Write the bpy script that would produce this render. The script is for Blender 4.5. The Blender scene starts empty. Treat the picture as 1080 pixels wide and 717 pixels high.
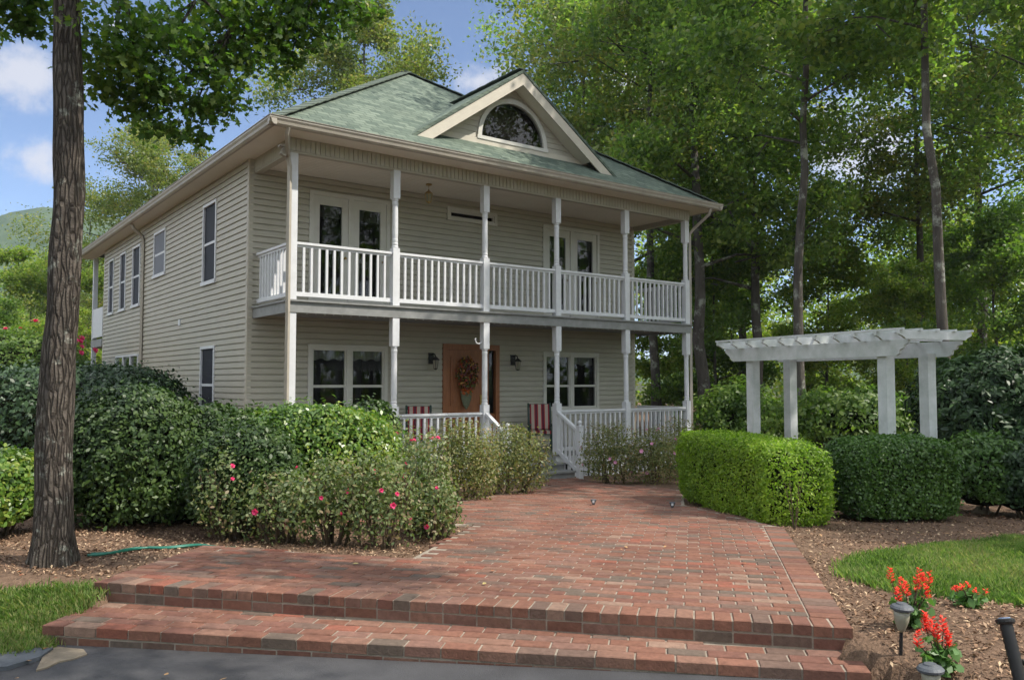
import bpy, bmesh, math, random
import numpy as np
from mathutils import Vector, Matrix
random.seed(7); RNG = np.random.default_rng(7)
PI = math.pi
SC = bpy.context.scene; COL = SC.collection

# ------------------------------------------------------------------ camera, world, sun, exposure
F, YAW, PITCH = 863.8, 0.6414, 0.0514
CAM = np.array([-5.047, -12.737, 1.567])
cd = bpy.data.cameras.new('camera'); cam = bpy.data.objects.new('camera', cd); COL.objects.link(cam)
cam.location = CAM; cam.rotation_euler = (PI/2+PITCH, 0, -YAW)
cd.sensor_width = 36; cd.lens = F/1080*36; cd.clip_end = 6000; cd.clip_start = 0.05
SC.camera = cam
RT = np.array([math.cos(YAW), -math.sin(YAW)]); FW = np.array([math.sin(YAW), math.cos(YAW)])
SUN_EL = math.radians(52); BACK = math.radians(14)
sh = RT*math.cos(BACK) - FW*math.sin(BACK)
SUNV = Vector((sh[0]*math.cos(SUN_EL), sh[1]*math.cos(SUN_EL), math.sin(SUN_EL)))
sl = bpy.data.lights.new('sun', 'SUN'); sun = bpy.data.objects.new('sun', sl); COL.objects.link(sun)
sl.energy = 3.9; sl.angle = math.radians(0.6); sl.color = (1, .93, .82)
sun.rotation_euler = SUNV.to_track_quat('Z', 'Y').to_euler()
SC.view_settings.view_transform = 'Standard'; SC.view_settings.look = 'None'
SC.view_settings.gamma = 1; SC.view_settings.use_curve_mapping = False
SC.view_settings.exposure = 0.84
SC.render.resolution_x = 1024; SC.render.resolution_y = 679
w = bpy.data.worlds.new('World'); SC.world = w; w.use_nodes = True
nt = w.node_tree; N = nt.nodes; L = nt.links; N.clear()
out = N.new('ShaderNodeOutputWorld'); bg = N.new('ShaderNodeBackground'); L.new(bg.outputs[0], out.inputs[0])
sky = N.new('ShaderNodeTexSky'); sky.sky_type = 'NISHITA'; sky.sun_disc = False
sky.sun_elevation = SUN_EL; sky.sun_rotation = math.atan2(SUNV.x, SUNV.y); sky.altitude = 4000; sky.air_density = 1.0; sky.dust_density = .6; sky.ozone_density = 1.5
bg.inputs[1].default_value = 0.115
def pdir(u, v):
    d = np.array([RT[0], RT[1], 0])*(u-540) + np.array([FW[0]*math.cos(PITCH), FW[1]*math.cos(PITCH), math.sin(PITCH)])*F
    up = np.array([-FW[0]*math.sin(PITCH), -FW[1]*math.sin(PITCH), math.cos(PITCH)])
    d = d - up*(v-358.5)
    return d/np.linalg.norm(d)
tc = N.new('ShaderNodeTexCoord')
nz = N.new('ShaderNodeTexNoise'); nz.inputs['Scale'].default_value = 14; nz.inputs['Detail'].default_value = 7; nz.inputs['Roughness'].default_value = .6
L.new(tc.outputs['Generated'], nz.inputs['Vector'])
prev = None
clouds = [(22, 78, 52), (38, 168, 42), (508, 84, 44), (905, 165, 95), (700, 90, 80), (170, 185, 50), (-140, 120, 90), (1250, 90, 120), (330, 60, 20), (120, 28, 16)]
for (u, v, r) in clouds:                      # clouds fixed in the sky by direction
    c = pdir(u, v); r = r/F
    sub = N.new('ShaderNodeVectorMath'); sub.operation = 'SUBTRACT'; sub.inputs[1].default_value = tuple(c)
    L.new(tc.outputs['Generated'], sub.inputs[0])
    mul = N.new('ShaderNodeVectorMath'); mul.operation = 'MULTIPLY'; mul.inputs[1].default_value = (1, 1, 1.7); L.new(sub.outputs[0], mul.inputs[0])
    ln = N.new('ShaderNodeVectorMath'); ln.operation = 'LENGTH'; L.new(mul.outputs[0], ln.inputs[0])
    mr = N.new('ShaderNodeMapRange'); mr.inputs['From Min'].default_value = r*1.25; mr.inputs['From Max'].default_value = 0; L.new(ln.outputs['Value'], mr.inputs['Value'])
    if prev is None: prev = mr.outputs[0]
    else:
        mx = N.new('ShaderNodeMath'); mx.operation = 'MAXIMUM'; L.new(prev, mx.inputs[0]); L.new(mr.outputs[0], mx.inputs[1]); prev = mx.outputs[0]
ma = N.new('ShaderNodeMath'); ma.operation = 'MULTIPLY_ADD'; ma.inputs[1].default_value = 2.6; ma.inputs[2].default_value = -1.3; L.new(nz.outputs[0], ma.inputs[0])
ad = N.new('ShaderNodeMath'); ad.operation = 'ADD'; L.new(ma.outputs[0], ad.inputs[0]); L.new(prev, ad.inputs[1])
cr = N.new('ShaderNodeMapRange'); cr.interpolation_type = 'SMOOTHSTEP'; cr.inputs['From Min'].default_value = .25; cr.inputs['From Max'].default_value = .95; cr.inputs['To Max'].default_value = .8
L.new(ad.outputs[0], cr.inputs['Value'])
mask = N.new('ShaderNodeMath'); mask.operation = 'MULTIPLY'; L.new(cr.outputs[0], mask.inputs[0])
gt = N.new('ShaderNodeMapRange'); gt.inputs['From Max'].default_value = .25; L.new(prev, gt.inputs['Value']); L.new(gt.outputs[0], mask.inputs[1])
mixc = N.new('ShaderNodeMix'); mixc.data_type = 'RGBA'; mixc.inputs['B'].default_value = (4.0, 4.0, 4.25, 1)
L.new(mask.outputs[0], mixc.inputs['Factor']); L.new(sky.outputs[0], mixc.inputs['A']); # bright broken cloud added outside the view, overhead and behind the camera, as fill light
n2 = N.new('ShaderNodeTexNoise'); n2.inputs['Scale'].default_value = 2.2; n2.inputs['Detail'].default_value = 6; L.new(tc.outputs['Generated'], n2.inputs['Vector'])
c2 = N.new('ShaderNodeMapRange'); c2.interpolation_type = 'SMOOTHSTEP'; c2.inputs['From Min'].default_value = .40; c2.inputs['From Max'].default_value = .56; L.new(n2.outputs[0], c2.inputs['Value'])
dt = N.new('ShaderNodeVectorMath'); dt.operation = 'DOT_PRODUCT'; dt.inputs[1].default_value = tuple(pdir(540, 358.5)); L.new(tc.outputs['Generated'], dt.inputs[0])
e2 = N.new('ShaderNodeMapRange'); e2.interpolation_type = 'SMOOTHSTEP'; e2.inputs['From Min'].default_value = .76; e2.inputs['From Max'].default_value = .58; L.new(dt.outputs['Value'], e2.inputs['Value'])
m2 = N.new('ShaderNodeMath'); m2.operation = 'MULTIPLY'; L.new(c2.outputs[0], m2.inputs[0]); L.new(e2.outputs[0], m2.inputs[1])
mix2 = N.new('ShaderNodeMix'); mix2.data_type = 'RGBA'; mix2.inputs['B'].default_value = (10.0, 10.3, 11.0, 1)
L.new(m2.outputs[0], mix2.inputs['Factor']); L.new(mixc.outputs['Result'], mix2.inputs['A']); L.new(mix2.outputs['Result'], bg.inputs[0])

# ------------------------------------------------------------------ coordinates
def WL(l, d): p = CAM[:2] + RT*l + FW*d; return float(p[0]), float(p[1])
def LD(x, y):
    dx, dy = x-CAM[0], y-CAM[1]; return dx*RT[0]+dy*RT[1], dx*FW[0]+dy*FW[1]
FL = (-2.77, 5.5); TD = (.9764, -.2160); NDR = (.2160, .9764)
def AQ(l, d): return (l-FL[0])*TD[0]+(d-FL[1])*TD[1], (l-FL[0])*NDR[0]+(d-FL[1])*NDR[1]
def ldaq(a, q): return FL[0]+a*TD[0]+q*NDR[0], FL[1]+a*TD[1]+q*NDR[1]
def Waq(a, q): return WL(*ldaq(a, q))
def sstep(a, b, x):
    t = np.clip((x-a)/(b-a), 0, 1); return t*t*(3-2*t)
def patio_z(q): return np.maximum(.25-.0477*q, -.36)
def gz(x, y):
    x = np.asarray(x, float); y = np.asarray(y, float)
    l, d = LD(x, y); a, q = AQ(l, d)
    back = np.maximum(.215-.0477*q, -.38)
    drv = .013*np.clip(l+2.8, -2, 8)
    frontr = .19+.03*np.clip(q, -3, 0)
    front = drv + (frontr-drv)*sstep(1.75, 2.3, l)
    s = sstep(-.62, .25, q)
    z = front*(1-s)+back*s
    bumps = .018*np.sin(x*2.1+1)*np.sin(y*1.7)+.01*np.sin(x*5.3+y*4.1)
    far = sstep(25, 80, d); z = z + bumps*sstep(.1, .8, q) + far*0
    return z
def G(x, y, dz=0): return (x, y, float(gz(x, y))+dz)
def gpix(u, v, zf=None):                     # point of the ground seen at a pixel of the photograph
    d = pdir(u, v); t = 8.
    for _ in range(60):
        p = CAM+d*t; z = float(gz(p[0], p[1])) if zf is None else zf(p)
        t += (z-p[2])/d[2]*.7
    p = CAM+d*t; return p
def onpatio(u, v):
    p = gpix(u, v, lambda p: float(patio_z(AQ(*LD(p[0], p[1]))[1]))); return AQ(*LD(p[0], p[1]))

# ------------------------------------------------------------------ object helpers
def tag(o, label=None, cat=None, group=None, kind=None):
    if label: o['label'] = label
    if cat: o['category'] = cat
    if group: o['group'] = group
    if kind: o['kind'] = kind
    return o
def thing(name, label, cat, loc=(0, 0, 0), rz=0, group=None):
    o = bpy.data.objects.new(name, None); COL.objects.link(o); o.empty_display_size = .2
    o.location = loc; o.rotation_euler = (0, 0, rz); return tag(o, label, cat, group)
class MB:
    def __init__(s): s.v = []; s.f = []
    def add(s, vs, fs):
        n = len(s.v); s.v += [tuple(v) for v in vs]; s.f += [tuple(i+n for i in f) for f in fs]
    def box(s, x0, x1, y0, y1, z0, z1):
        s.add([(x0,y0,z0),(x1,y0,z0),(x1,y1,z0),(x0,y1,z0),(x0,y0,z1),(x1,y0,z1),(x1,y1,z1),(x0,y1,z1)],
              [(0,3,2,1),(4,5,6,7),(0,1,5,4),(1,2,6,5),(2,3,7,6),(3,0,4,7)]); return s
    def cbox(s, c, sx, sy, sz, rot=None):
        m = MB().box(-sx/2, sx/2, -sy/2, sy/2, -sz/2, sz/2)
        vs = [Vector(v) for v in m.v]
        if rot is not None: vs = [rot @ v for v in vs]
        s.add([v+Vector(c) for v in vs], m.f); return s
    def bar(s, p, q, wd, ht, up=(0, 0, 1)):   # rectangular bar from p to q
        p = Vector(p); q = Vector(q); d = (q-p).normalized(); side = d.cross(Vector(up)).normalized(); u = side.cross(d)
        vs = [b+side*sx*wd/2+u*sy*ht/2 for b in (p, q) for sx, sy in ((-1,-1),(1,-1),(1,1),(-1,1))]
        s.add(vs, [(0,1,2,3),(7,6,5,4),(0,4,5,1),(1,5,6,2),(2,6,7,3),(3,7,4,0)]); return s
    def tube(s, pts, rads, n=8, cap=True):
        pts = [Vector(p) for p in pts]
        if not hasattr(rads, '__len__'): rads = [rads]*len(pts)
        n0 = len(s.v); ref = None
        for i, p in enumerate(pts):
            d = (pts[min(i+1, len(pts)-1)]-pts[max(i-1, 0)]).normalized()
            if ref is None: ref = Vector((1, 0, 0)) if abs(d.x) < .9 else Vector((0, 1, 0))
            a = (ref-d*ref.dot(d)).normalized(); ref = a; b = d.cross(a)
            for k in range(n):
                t = 2*PI*k/n; s.v.append(tuple(p+(a*math.cos(t)+b*math.sin(t))*rads[i]))
        for i in range(len(pts)-1):
            for k in range(n):
                k2 = (k+1) % n; s.f.append((n0+i*n+k, n0+i*n+k2, n0+(i+1)*n+k2, n0+(i+1)*n+k))
        if cap: s.f.append(tuple(n0+k for k in range(n))[::-1]); s.f.append(tuple(n0+(len(pts)-1)*n+k for k in range(n)))
        return s
    def lathe(s, c, prof, n=16): return s.tube([(c[0], c[1], c[2]+z) for r, z in prof], [max(r, .0005) for r, z in prof], n)
    def prism(s, poly, z0, z1):              # poly: xy list counter-clockwise
        n = len(poly)
        s.add([(x, y, z0) for x, y in poly]+[(x, y, z1) for x, y in poly],
              [tuple(range(n))[::-1], tuple(range(n, 2*n))]+[(i, (i+1) % n, n+(i+1) % n, n+i) for i in range(n)]); return s
    def build(s, name, mat, parent=None, smooth=False, **tg):
        me = bpy.data.meshes.new(name); me.from_pydata(s.v, [], s.f); me.update()
        if smooth: me.polygons.foreach_set('use_smooth', [True]*len(me.polygons))
        o = bpy.data.objects.new(name, me); COL.objects.link(o)
        if mat: me.materials.append(mat)
        if parent: o.parent = parent
        if tg: tag(o, **tg)
        return o
def npmesh(name, verts, nper, mat, smooth=False):
    """verts (M*nper,3): separate polygons of nper vertices"""
    M = len(verts)//nper
    me = bpy.data.meshes.new(name); me.vertices.add(M*nper); me.vertices.foreach_set('co', np.ascontiguousarray(verts, dtype=np.float32).ravel())
    me.loops.add(M*nper); me.loops.foreach_set('vertex_index', np.arange(M*nper, dtype=np.int32))
    me.polygons.add(M); me.polygons.foreach_set('loop_start', np.arange(0, M*nper, nper, dtype=np.int32))
    me.update(calc_edges=True); me.materials.append(mat); return me
def link(name, me, parent=None, loc=None, **tg):
    o = bpy.data.objects.new(name, me); COL.objects.link(o)
    if parent: o.parent = parent
    if loc is not None: o.location = loc
    if tg: tag(o, **tg)
    return o
def copy_tree(o, parent=None):
    c = o.copy(); COL.objects.link(c); c.parent = parent
    for ch in list(o.children): copy_tree(ch, c)
    return c

# ------------------------------------------------------------------ materials
def mat(name, col, rough=.7, spec=.3, noise=0, nscale=6, bump=0, bscale=60, col2=None, metal=0, stretch=(1, 1, 1), stain=None):
    m = bpy.data.materials.new(name); m.use_nodes = True; nt = m.node_tree; b = nt.nodes['Principled BSDF']
    b.inputs['Base Color'].default_value = (*col, 1); b.inputs['Roughness'].default_value = rough; b.inputs['Metallic'].default_value = metal
    b.inputs['Specular IOR Level'].default_value = spec
    tc = nt.nodes.new('ShaderNodeTexCoord'); mp = nt.nodes.new('ShaderNodeMapping'); mp.inputs['Scale'].default_value = stretch
    nt.links.new(tc.outputs['Object'], mp.inputs[0])
    if noise or col2:
        n = nt.nodes.new('ShaderNodeTexNoise'); n.inputs['Scale'].default_value = nscale; n.inputs['Detail'].default_value = 6; n.inputs['Roughness'].default_value = .65
        nt.links.new(mp.outputs[0], n.inputs['Vector'])
        r = nt.nodes.new('ShaderNodeMapRange'); r.inputs['From Min'].default_value = .32; r.inputs['From Max'].default_value = .68
        nt.links.new(n.outputs[0], r.inputs['Value'])
        mx = nt.nodes.new('ShaderNodeMix'); mx.data_type = 'RGBA'
        c2 = col2 or tuple(c*(1-noise) for c in col)
        mx.inputs['A'].default_value = (*col, 1); mx.inputs['B'].default_value = (*c2, 1)
        nt.links.new(r.outputs[0], mx.inputs['Factor']); nt.links.new(mx.outputs['Result'], b.inputs['Base Color'])
        m['mix'] = mx.name
    if bump:
        n2 = nt.nodes.new('ShaderNodeTexNoise'); n2.inputs['Scale'].default_value = bscale; n2.inputs['Detail'].default_value = 5
        nt.links.new(mp.outputs[0], n2.inputs['Vector'])
        bp = nt.nodes.new('ShaderNodeBump'); bp.inputs['Strength'].default_value = 1; bp.inputs['Distance'].default_value = bump
        nt.links.new(n2.outputs[0], bp.inputs['Height']); nt.links.new(bp.outputs[0], b.inputs['Normal'])
    return m
def ramp(nt, cols, interp='CONSTANT'):
    r = nt.nodes.new('ShaderNodeValToRGB'); r.color_ramp.interpolation = interp
    e = r.color_ramp.elements
    while len(e) < len(cols): e.new(.5)
    for i, (p, c) in enumerate(cols): e[i].position = p; e[i].color = (*c, 1)
    return r
def islandmat(name, cols, rough=.8, spec=.3, bump=0, bscale=80, speck=.25, interp='CONSTANT', nscale=25):
    m = mat(name, cols[0][1], rough, spec, bump=bump, bscale=bscale); nt = m.node_tree; b = nt.nodes['Principled BSDF']
    g = nt.nodes.new('ShaderNodeNewGeometry'); r = ramp(nt, cols, interp); nt.links.new(g.outputs['Random Per Island'], r.inputs[0])
    tc = nt.nodes.new('ShaderNodeTexCoord'); n = nt.nodes.new('ShaderNodeTexNoise'); n.inputs['Scale'].default_value = nscale; n.inputs['Detail'].default_value = 7; n.inputs['Roughness'].default_value = .7
    nt.links.new(tc.outputs['Object'], n.inputs['Vector'])
    mr = nt.nodes.new('ShaderNodeMapRange'); mr.inputs['From Min'].default_value = .3; mr.inputs['From Max'].default_value = .7; mr.inputs['To Min'].default_value = 1-speck; mr.inputs['To Max'].default_value = 1+speck
    nt.links.new(n.outputs[0], mr.inputs['Value'])
    mx = nt.nodes.new('ShaderNodeVectorMath'); mx.operation = 'SCALE'; nt.links.new(r.outputs[0], mx.inputs[0]); nt.links.new(mr.outputs[0], mx.inputs['Scale'])
    nt.links.new(mx.outputs[0], b.inputs['Base Color']); return m
def leafmat(name, cols, rough=.45, spec=.35, trans=.35, tcol=None):
    m = bpy.data.materials.new(name); m.use_nodes = True; nt = m.node_tree; b = nt.nodes['Principled BSDF']; o = nt.nodes['Material Output']
    g = nt.nodes.new('ShaderNodeNewGeometry'); n = len(cols)
    r = ramp(nt, [(i/(max(n-1, 1)), c) for i, c in enumerate(cols)], 'LINEAR'); 
    tc = nt.nodes.new('ShaderNodeTexCoord'); nz = nt.nodes.new('ShaderNodeTexNoise'); nz.inputs['Scale'].default_value = .9; nz.inputs['Detail'].default_value = 2
    nt.links.new(tc.outputs['Object'], nz.inputs['Vector'])
    ma = nt.nodes.new('ShaderNodeMath'); ma.operation = 'MULTIPLY_ADD'; ma.inputs[1].default_value = 1.6; ma.inputs[2].default_value = -.8
    nt.links.new(nz.outputs[0], ma.inputs[0])
    ad = nt.nodes.new('ShaderNodeMath'); ad.operation = 'ADD'; ad.use_clamp = True; nt.links.new(g.outputs['Random Per Island'], ad.inputs[0]); nt.links.new(ma.outputs[0], ad.inputs[1])
    nt.links.new(ad.outputs[0], r.inputs[0])
    nt.links.new(r.outputs[0], b.inputs['Base Color']); b.inputs['Roughness'].default_value = rough; b.inputs['Specular IOR Level'].default_value = spec
    t = nt.nodes.new('ShaderNodeBsdfTranslucent'); mu = nt.nodes.new('ShaderNodeMix'); mu.data_type = 'RGBA'; mu.blend_type = 'MULTIPLY'; mu.inputs['Factor'].default_value = 1
    tcol = tcol or (1.5, 1.9, .75); mu.inputs['B'].default_value = (*tcol, 1); nt.links.new(r.outputs[0], mu.inputs['A']); nt.links.new(mu.outputs['Result'], t.inputs[0])
    ms = nt.nodes.new('ShaderNodeMixShader'); ms.inputs[0].default_value = trans
    nt.links.new(b.outputs[0], ms.inputs[1]); nt.links.new(t.outputs[0], ms.inputs[2]); nt.links.new(ms.outputs[0], o.inputs[0])
    return m
M = {}
M['siding'] = mat('siding', (.42, .395, .33), .55, .3, noise=.10, nscale=2.5, bump=.0006, bscale=40)
M['trim'] = mat('trim_paint', (.52, .48, .40), .5, .3, noise=.12, nscale=4)
M['gutter'] = mat('gutter_paint', (.38, .345, .29), .45, .4, noise=.22, nscale=3)
M['white'] = mat('white_paint', (.60, .61, .63), .5, .35, noise=.1, nscale=9, bump=.0006, bscale=30)
M['weathered'] = mat('weathered_white_paint', (.60, .62, .63), .6, .3, col2=(.40, .44, .42), nscale=3.5, bump=.001, bscale=30)
M['wframe'] = mat('window_frame_paint', (.55, .535, .49), .45, .35, noise=.08, nscale=6)
M['deck'] = mat('grey_deck_paint', (.25, .255, .25), .6, .3, noise=.3, nscale=5)
M['ceil'] = mat('porch_ceiling', (.68, .64, .56), .6, .2, noise=.06, nscale=3)
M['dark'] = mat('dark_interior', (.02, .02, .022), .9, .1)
M['curtain'] = mat('curtain', (.30, .29, .26), .9, .1, noise=.2, nscale=12)
M['wood'] = mat('stained_door_wood', (.33, .125, .05), .4, .4, col2=(.22, .08, .03), nscale=5, stretch=(6, 6, .7), bump=.001, bscale=30)
M['brass'] = mat('aged_brass', (.45, .30, .10), .35, .5, metal=.8)
M['black'] = mat('black_metal', (.018, .018, .02), .45, .4, noise=.3, nscale=20)
M['lampglass'] = mat('frosted_glass', (.27, .26, .20), .3, .5, noise=.15, nscale=12)
M['slate'] = mat('slate', (.09, .10, .115), .6, .4, noise=.4, nscale=12, bump=.004, bscale=25)
M['concrete'] = mat('concrete', (.25, .205, .15), .9, .2, noise=.35, nscale=12, bump=.004, bscale=50)
M['hose'] = mat('green_hose', (.012, .13, .09), .4, .5)
def glassmat():
    m = bpy.data.materials.new('window_glass'); m.use_nodes = True; nt = m.node_tree; nt.nodes.remove(nt.nodes['Principled BSDF']); o = nt.nodes['Material Output']
    t = nt.nodes.new('ShaderNodeBsdfTransparent'); t.inputs[0].default_value = (.75, .78, .78, 1)
    g = nt.nodes.new('ShaderNodeBsdfGlossy'); g.inputs['Roughness'].default_value = .02
    f = nt.nodes.new('ShaderNodeFresnel'); f.inputs[0].default_value = 1.5
    s = nt.nodes.new('ShaderNodeMixShader'); nt.links.new(f.outputs[0], s.inputs[0]); nt.links.new(t.outputs[0], s.inputs[1]); nt.links.new(g.outputs[0], s.inputs[2]); nt.links.new(s.outputs[0], o.inputs[0])
    return m
M['glass'] = glassmat()
M['screen'] = mat('insect_screen', (.014, .017, .026), .6, .15, noise=.3, nscale=3)
M['wireblind'] = mat('closed_blind', (.16, .17, .20), .7, .2)
BR = [(0, (.175, .082, .056)), (.20, (.155, .073, .050)), (.36, (.18, .098, .07)), (.50, (.145, .068, .05)), (.62, (.165, .09, .068)), (.75, (.125, .08, .062)), (.86, (.11, .082, .064)), (.90, (.21, .135, .10)), (.94, (.118, .09, .072)), (.96, (.20, .075, .05))]
M['brick'] = islandmat('brick', BR, .85, .25, bump=.0025, bscale=70, speck=.28)
def stains(m, sc, amt):
    nt = m.node_tree; b = nt.nodes['Principled BSDF']; src = b.inputs['Base Color'].links[0].from_socket; tc = nt.nodes.new('ShaderNodeTexCoord')
    n = nt.nodes.new('ShaderNodeTexNoise'); n.inputs['Scale'].default_value = sc; n.inputs['Detail'].default_value = 8; n.inputs['Roughness'].default_value = .7; nt.links.new(tc.outputs['Object'], n.inputs['Vector'])
    r = nt.nodes.new('ShaderNodeMapRange'); r.inputs['From Min'].default_value = .35; r.inputs['From Max'].default_value = .65; r.inputs['To Min'].default_value = 1-amt; r.inputs['To Max'].default_value = 1+amt*.6; nt.links.new(n.outputs[0], r.inputs['Value'])
    v = nt.nodes.new('ShaderNodeVectorMath'); v.operation = 'SCALE'; nt.links.new(src, v.inputs[0]); nt.links.new(r.outputs[0], v.inputs['Scale']); nt.links.new(v.outputs[0], b.inputs['Base Color'])
stains(M['brick'], 1.1, .22)
M['mortar'] = mat('mortar', (.31, .265, .215), .95, .1, noise=.4, nscale=9, bump=.003, bscale=90)
M['bark'] = mat('bark', (.125, .108, .092), .95, .1, col2=(.06, .05, .043), nscale=11, stretch=(2.2, 2.2, .35), bump=.03, bscale=14)
def lichen(m, amt=.63, sc=5):
    nt = m.node_tree; b = nt.nodes['Principled BSDF']; mx = nt.nodes[m['mix']]
    tc = nt.nodes.new('ShaderNodeTexCoord'); n = nt.nodes.new('ShaderNodeTexNoise'); n.inputs['Scale'].default_value = sc; n.inputs['Detail'].default_value = 9; n.inputs['Roughness'].default_value = .75
    nt.links.new(tc.outputs['Object'], n.inputs['Vector']); r = nt.nodes.new('ShaderNodeMapRange'); r.inputs['From Min'].default_value = amt-.04; r.inputs['From Max'].default_value = amt+.05; r.inputs['To Max'].default_value = .8
    nt.links.new(n.outputs[0], r.inputs['Value']); m2 = nt.nodes.new('ShaderNodeMix'); m2.data_type = 'RGBA'; m2.inputs['B'].default_value = (.34, .36, .31, 1)
    nt.links.new(r.outputs[0], m2.inputs['Factor']); nt.links.new(mx.outputs['Result'], m2.inputs['A']); nt.links.new(m2.outputs['Result'], b.inputs['Base Color'])
lichen(M['bark'], .61, 7)
def barkcracks(m, sc, dep):
    nt = m.node_tree; b = nt.nodes['Principled BSDF']; tc = nt.nodes.new('ShaderNodeTexCoord'); mp = nt.nodes.new('ShaderNodeMapping'); mp.inputs['Scale'].default_value = (sc, sc, sc*.15)
    nw = nt.nodes.new('ShaderNodeTexNoise'); nw.inputs['Scale'].default_value = 3; nt.links.new(tc.outputs['Object'], nw.inputs['Vector']); ad = nt.nodes.new('ShaderNodeMixRGB'); ad.blend_type = 'ADD'; ad.inputs[0].default_value = .07
    nt.links.new(tc.outputs['Object'], ad.inputs[1]); nt.links.new(nw.outputs['Color'], ad.inputs[2]); nt.links.new(ad.outputs[0], mp.inputs[0])
    v = nt.nodes.new('ShaderNodeTexVoronoi'); v.feature = 'DISTANCE_TO_EDGE'; v.inputs['Scale'].default_value = 1; nt.links.new(mp.outputs[0], v.inputs['Vector'])
    r = nt.nodes.new('ShaderNodeMapRange'); r.inputs['From Max'].default_value = .22; nt.links.new(v.outputs['Distance'], r.inputs['Value'])
    n = nt.nodes.new('ShaderNodeTexNoise'); n.inputs['Scale'].default_value = 60; n.inputs['Detail'].default_value = 6; nt.links.new(tc.outputs['Object'], n.inputs['Vector'])
    su = nt.nodes.new('ShaderNodeMath'); su.operation = 'MULTIPLY_ADD'; su.inputs[1].default_value = .5; nt.links.new(n.outputs[0], su.inputs[0]); nt.links.new(r.outputs[0], su.inputs[2])
    bp = nt.nodes.new('ShaderNodeBump'); bp.inputs['Distance'].default_value = dep; nt.links.new(su.outputs[0], bp.inputs['Height']); nt.links.new(bp.outputs[0], b.inputs['Normal'])
    src = b.inputs['Base Color'].links[0].from_socket; mu = nt.nodes.new('ShaderNodeMix'); mu.data_type = 'RGBA'; mu.blend_type = 'MULTIPLY'; mu.inputs['Factor'].default_value = 1
    r2 = nt.nodes.new('ShaderNodeMapRange'); r2.inputs['From Max'].default_value = .14; r2.inputs['To Min'].default_value = .5; nt.links.new(v.outputs['Distance'], r2.inputs['Value'])
    nt.links.new(src, mu.inputs['A']); nt.links.new(r2.outputs[0], mu.inputs['B']); nt.links.new(mu.outputs['Result'], b.inputs['Base Color'])
barkcracks(M['bark'], 34, .02)
M['bark2'] = mat('forest_bark', (.11, .10, .088), .95, .1, col2=(.055, .048, .042), nscale=3, stretch=(2, 2, .4), bump=.03, bscale=8)
lichen(M['bark2'], .58, 2)
M['twig'] = mat('twig_bark', (.11, .08, .055), .9, .1, noise=.4, nscale=20)
M['core'] = mat('inner_twigs', (.02, .024, .012), 1, .0, noise=.5, nscale=12, bump=.02, bscale=20)  # dark colour of the added cores that keep light from passing through shrubs
M['leaf_forest'] = leafmat('forest_leaves', [(.07, .12, .035), (.12, .185, .05), (.17, .235, .065), (.25, .28, .075)], trans=.5, rough=.4)
M['leaf_olive'] = leafmat('olive_leaves', [(.09, .12, .04), (.14, .175, .055), (.19, .22, .07), (.27, .23, .07)], trans=.42)
M['leaf_light'] = leafmat('light_leaves', [(.06, .11, .025), (.10, .17, .035), (.16, .22, .045)], trans=.4)
M['leaf_glow'] = leafmat('sunlit_far_leaves', [(.10, .15, .03), (.15, .21, .04), (.22, .27, .06), (.28, .28, .07)], trans=.5)  # sunlight put into the colour: brighter, yellower leaves for the far trees
M['leaf_near'] = leafmat('near_leaves', [(.045, .09, .02), (.065, .12, .025), (.09, .15, .03), (.13, .17, .035)], trans=.5)
M['leaf_holly'] = leafmat('holly_leaves', [(.016, .038, .016), (.028, .058, .022), (.045, .085, .028)], rough=.42, spec=.3, trans=.12)
M['leaf_camellia'] = leafmat('camellia_leaves', [(.022, .045, .014), (.04, .075, .02), (.065, .105, .024)], rough=.45, spec=.3, trans=.18)
M['leaf_bright'] = leafmat('bright_leaves', [(.045, .10, .018), (.08, .16, .022), (.13, .21, .03), (.2, .24, .035)], rough=.35, spec=.5, trans=.25)
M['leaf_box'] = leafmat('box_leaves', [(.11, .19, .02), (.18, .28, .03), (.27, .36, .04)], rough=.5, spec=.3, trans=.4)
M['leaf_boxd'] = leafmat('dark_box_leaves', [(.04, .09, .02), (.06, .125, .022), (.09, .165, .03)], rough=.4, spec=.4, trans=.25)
M['leaf_azalea'] = leafmat('azalea_leaves', [(.085, .11, .04), (.14, .165, .055), (.20, .20, .07), (.22, .15, .07)], trans=.3)
M['leaf_rose'] = leafmat('rose_leaves', [(.075, .11, .045), (.125, .165, .065), (.18, .21, .085), (.2, .14, .08)], trans=.3)
M['leaf_salvia'] = leafmat('salvia_leaves', [(.07, .15, .04), (.12, .22, .07)], trans=.3)
M['grass'] = leafmat('grass_blades', [(.07, .13, .03), (.12, .20, .05), (.18, .24, .08), (.28, .26, .13)], rough=.6, spec=.2, trans=.35)
M['pink'] = mat('pink_petals', (.75, .07, .20), .6, .2, noise=.25, nscale=20)
M['palepink'] = mat('pale_pink_petals', (.72, .36, .52), .6, .2, noise=.2, nscale=20)
M['red'] = mat('scarlet_petals', (.80, .045, .025), .55, .2, noise=.3, nscale=40)
M['deadleaf'] = mat('dead_leaf', (.32, .13, .06), .8, .1, noise=.4, nscale=30)

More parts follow.
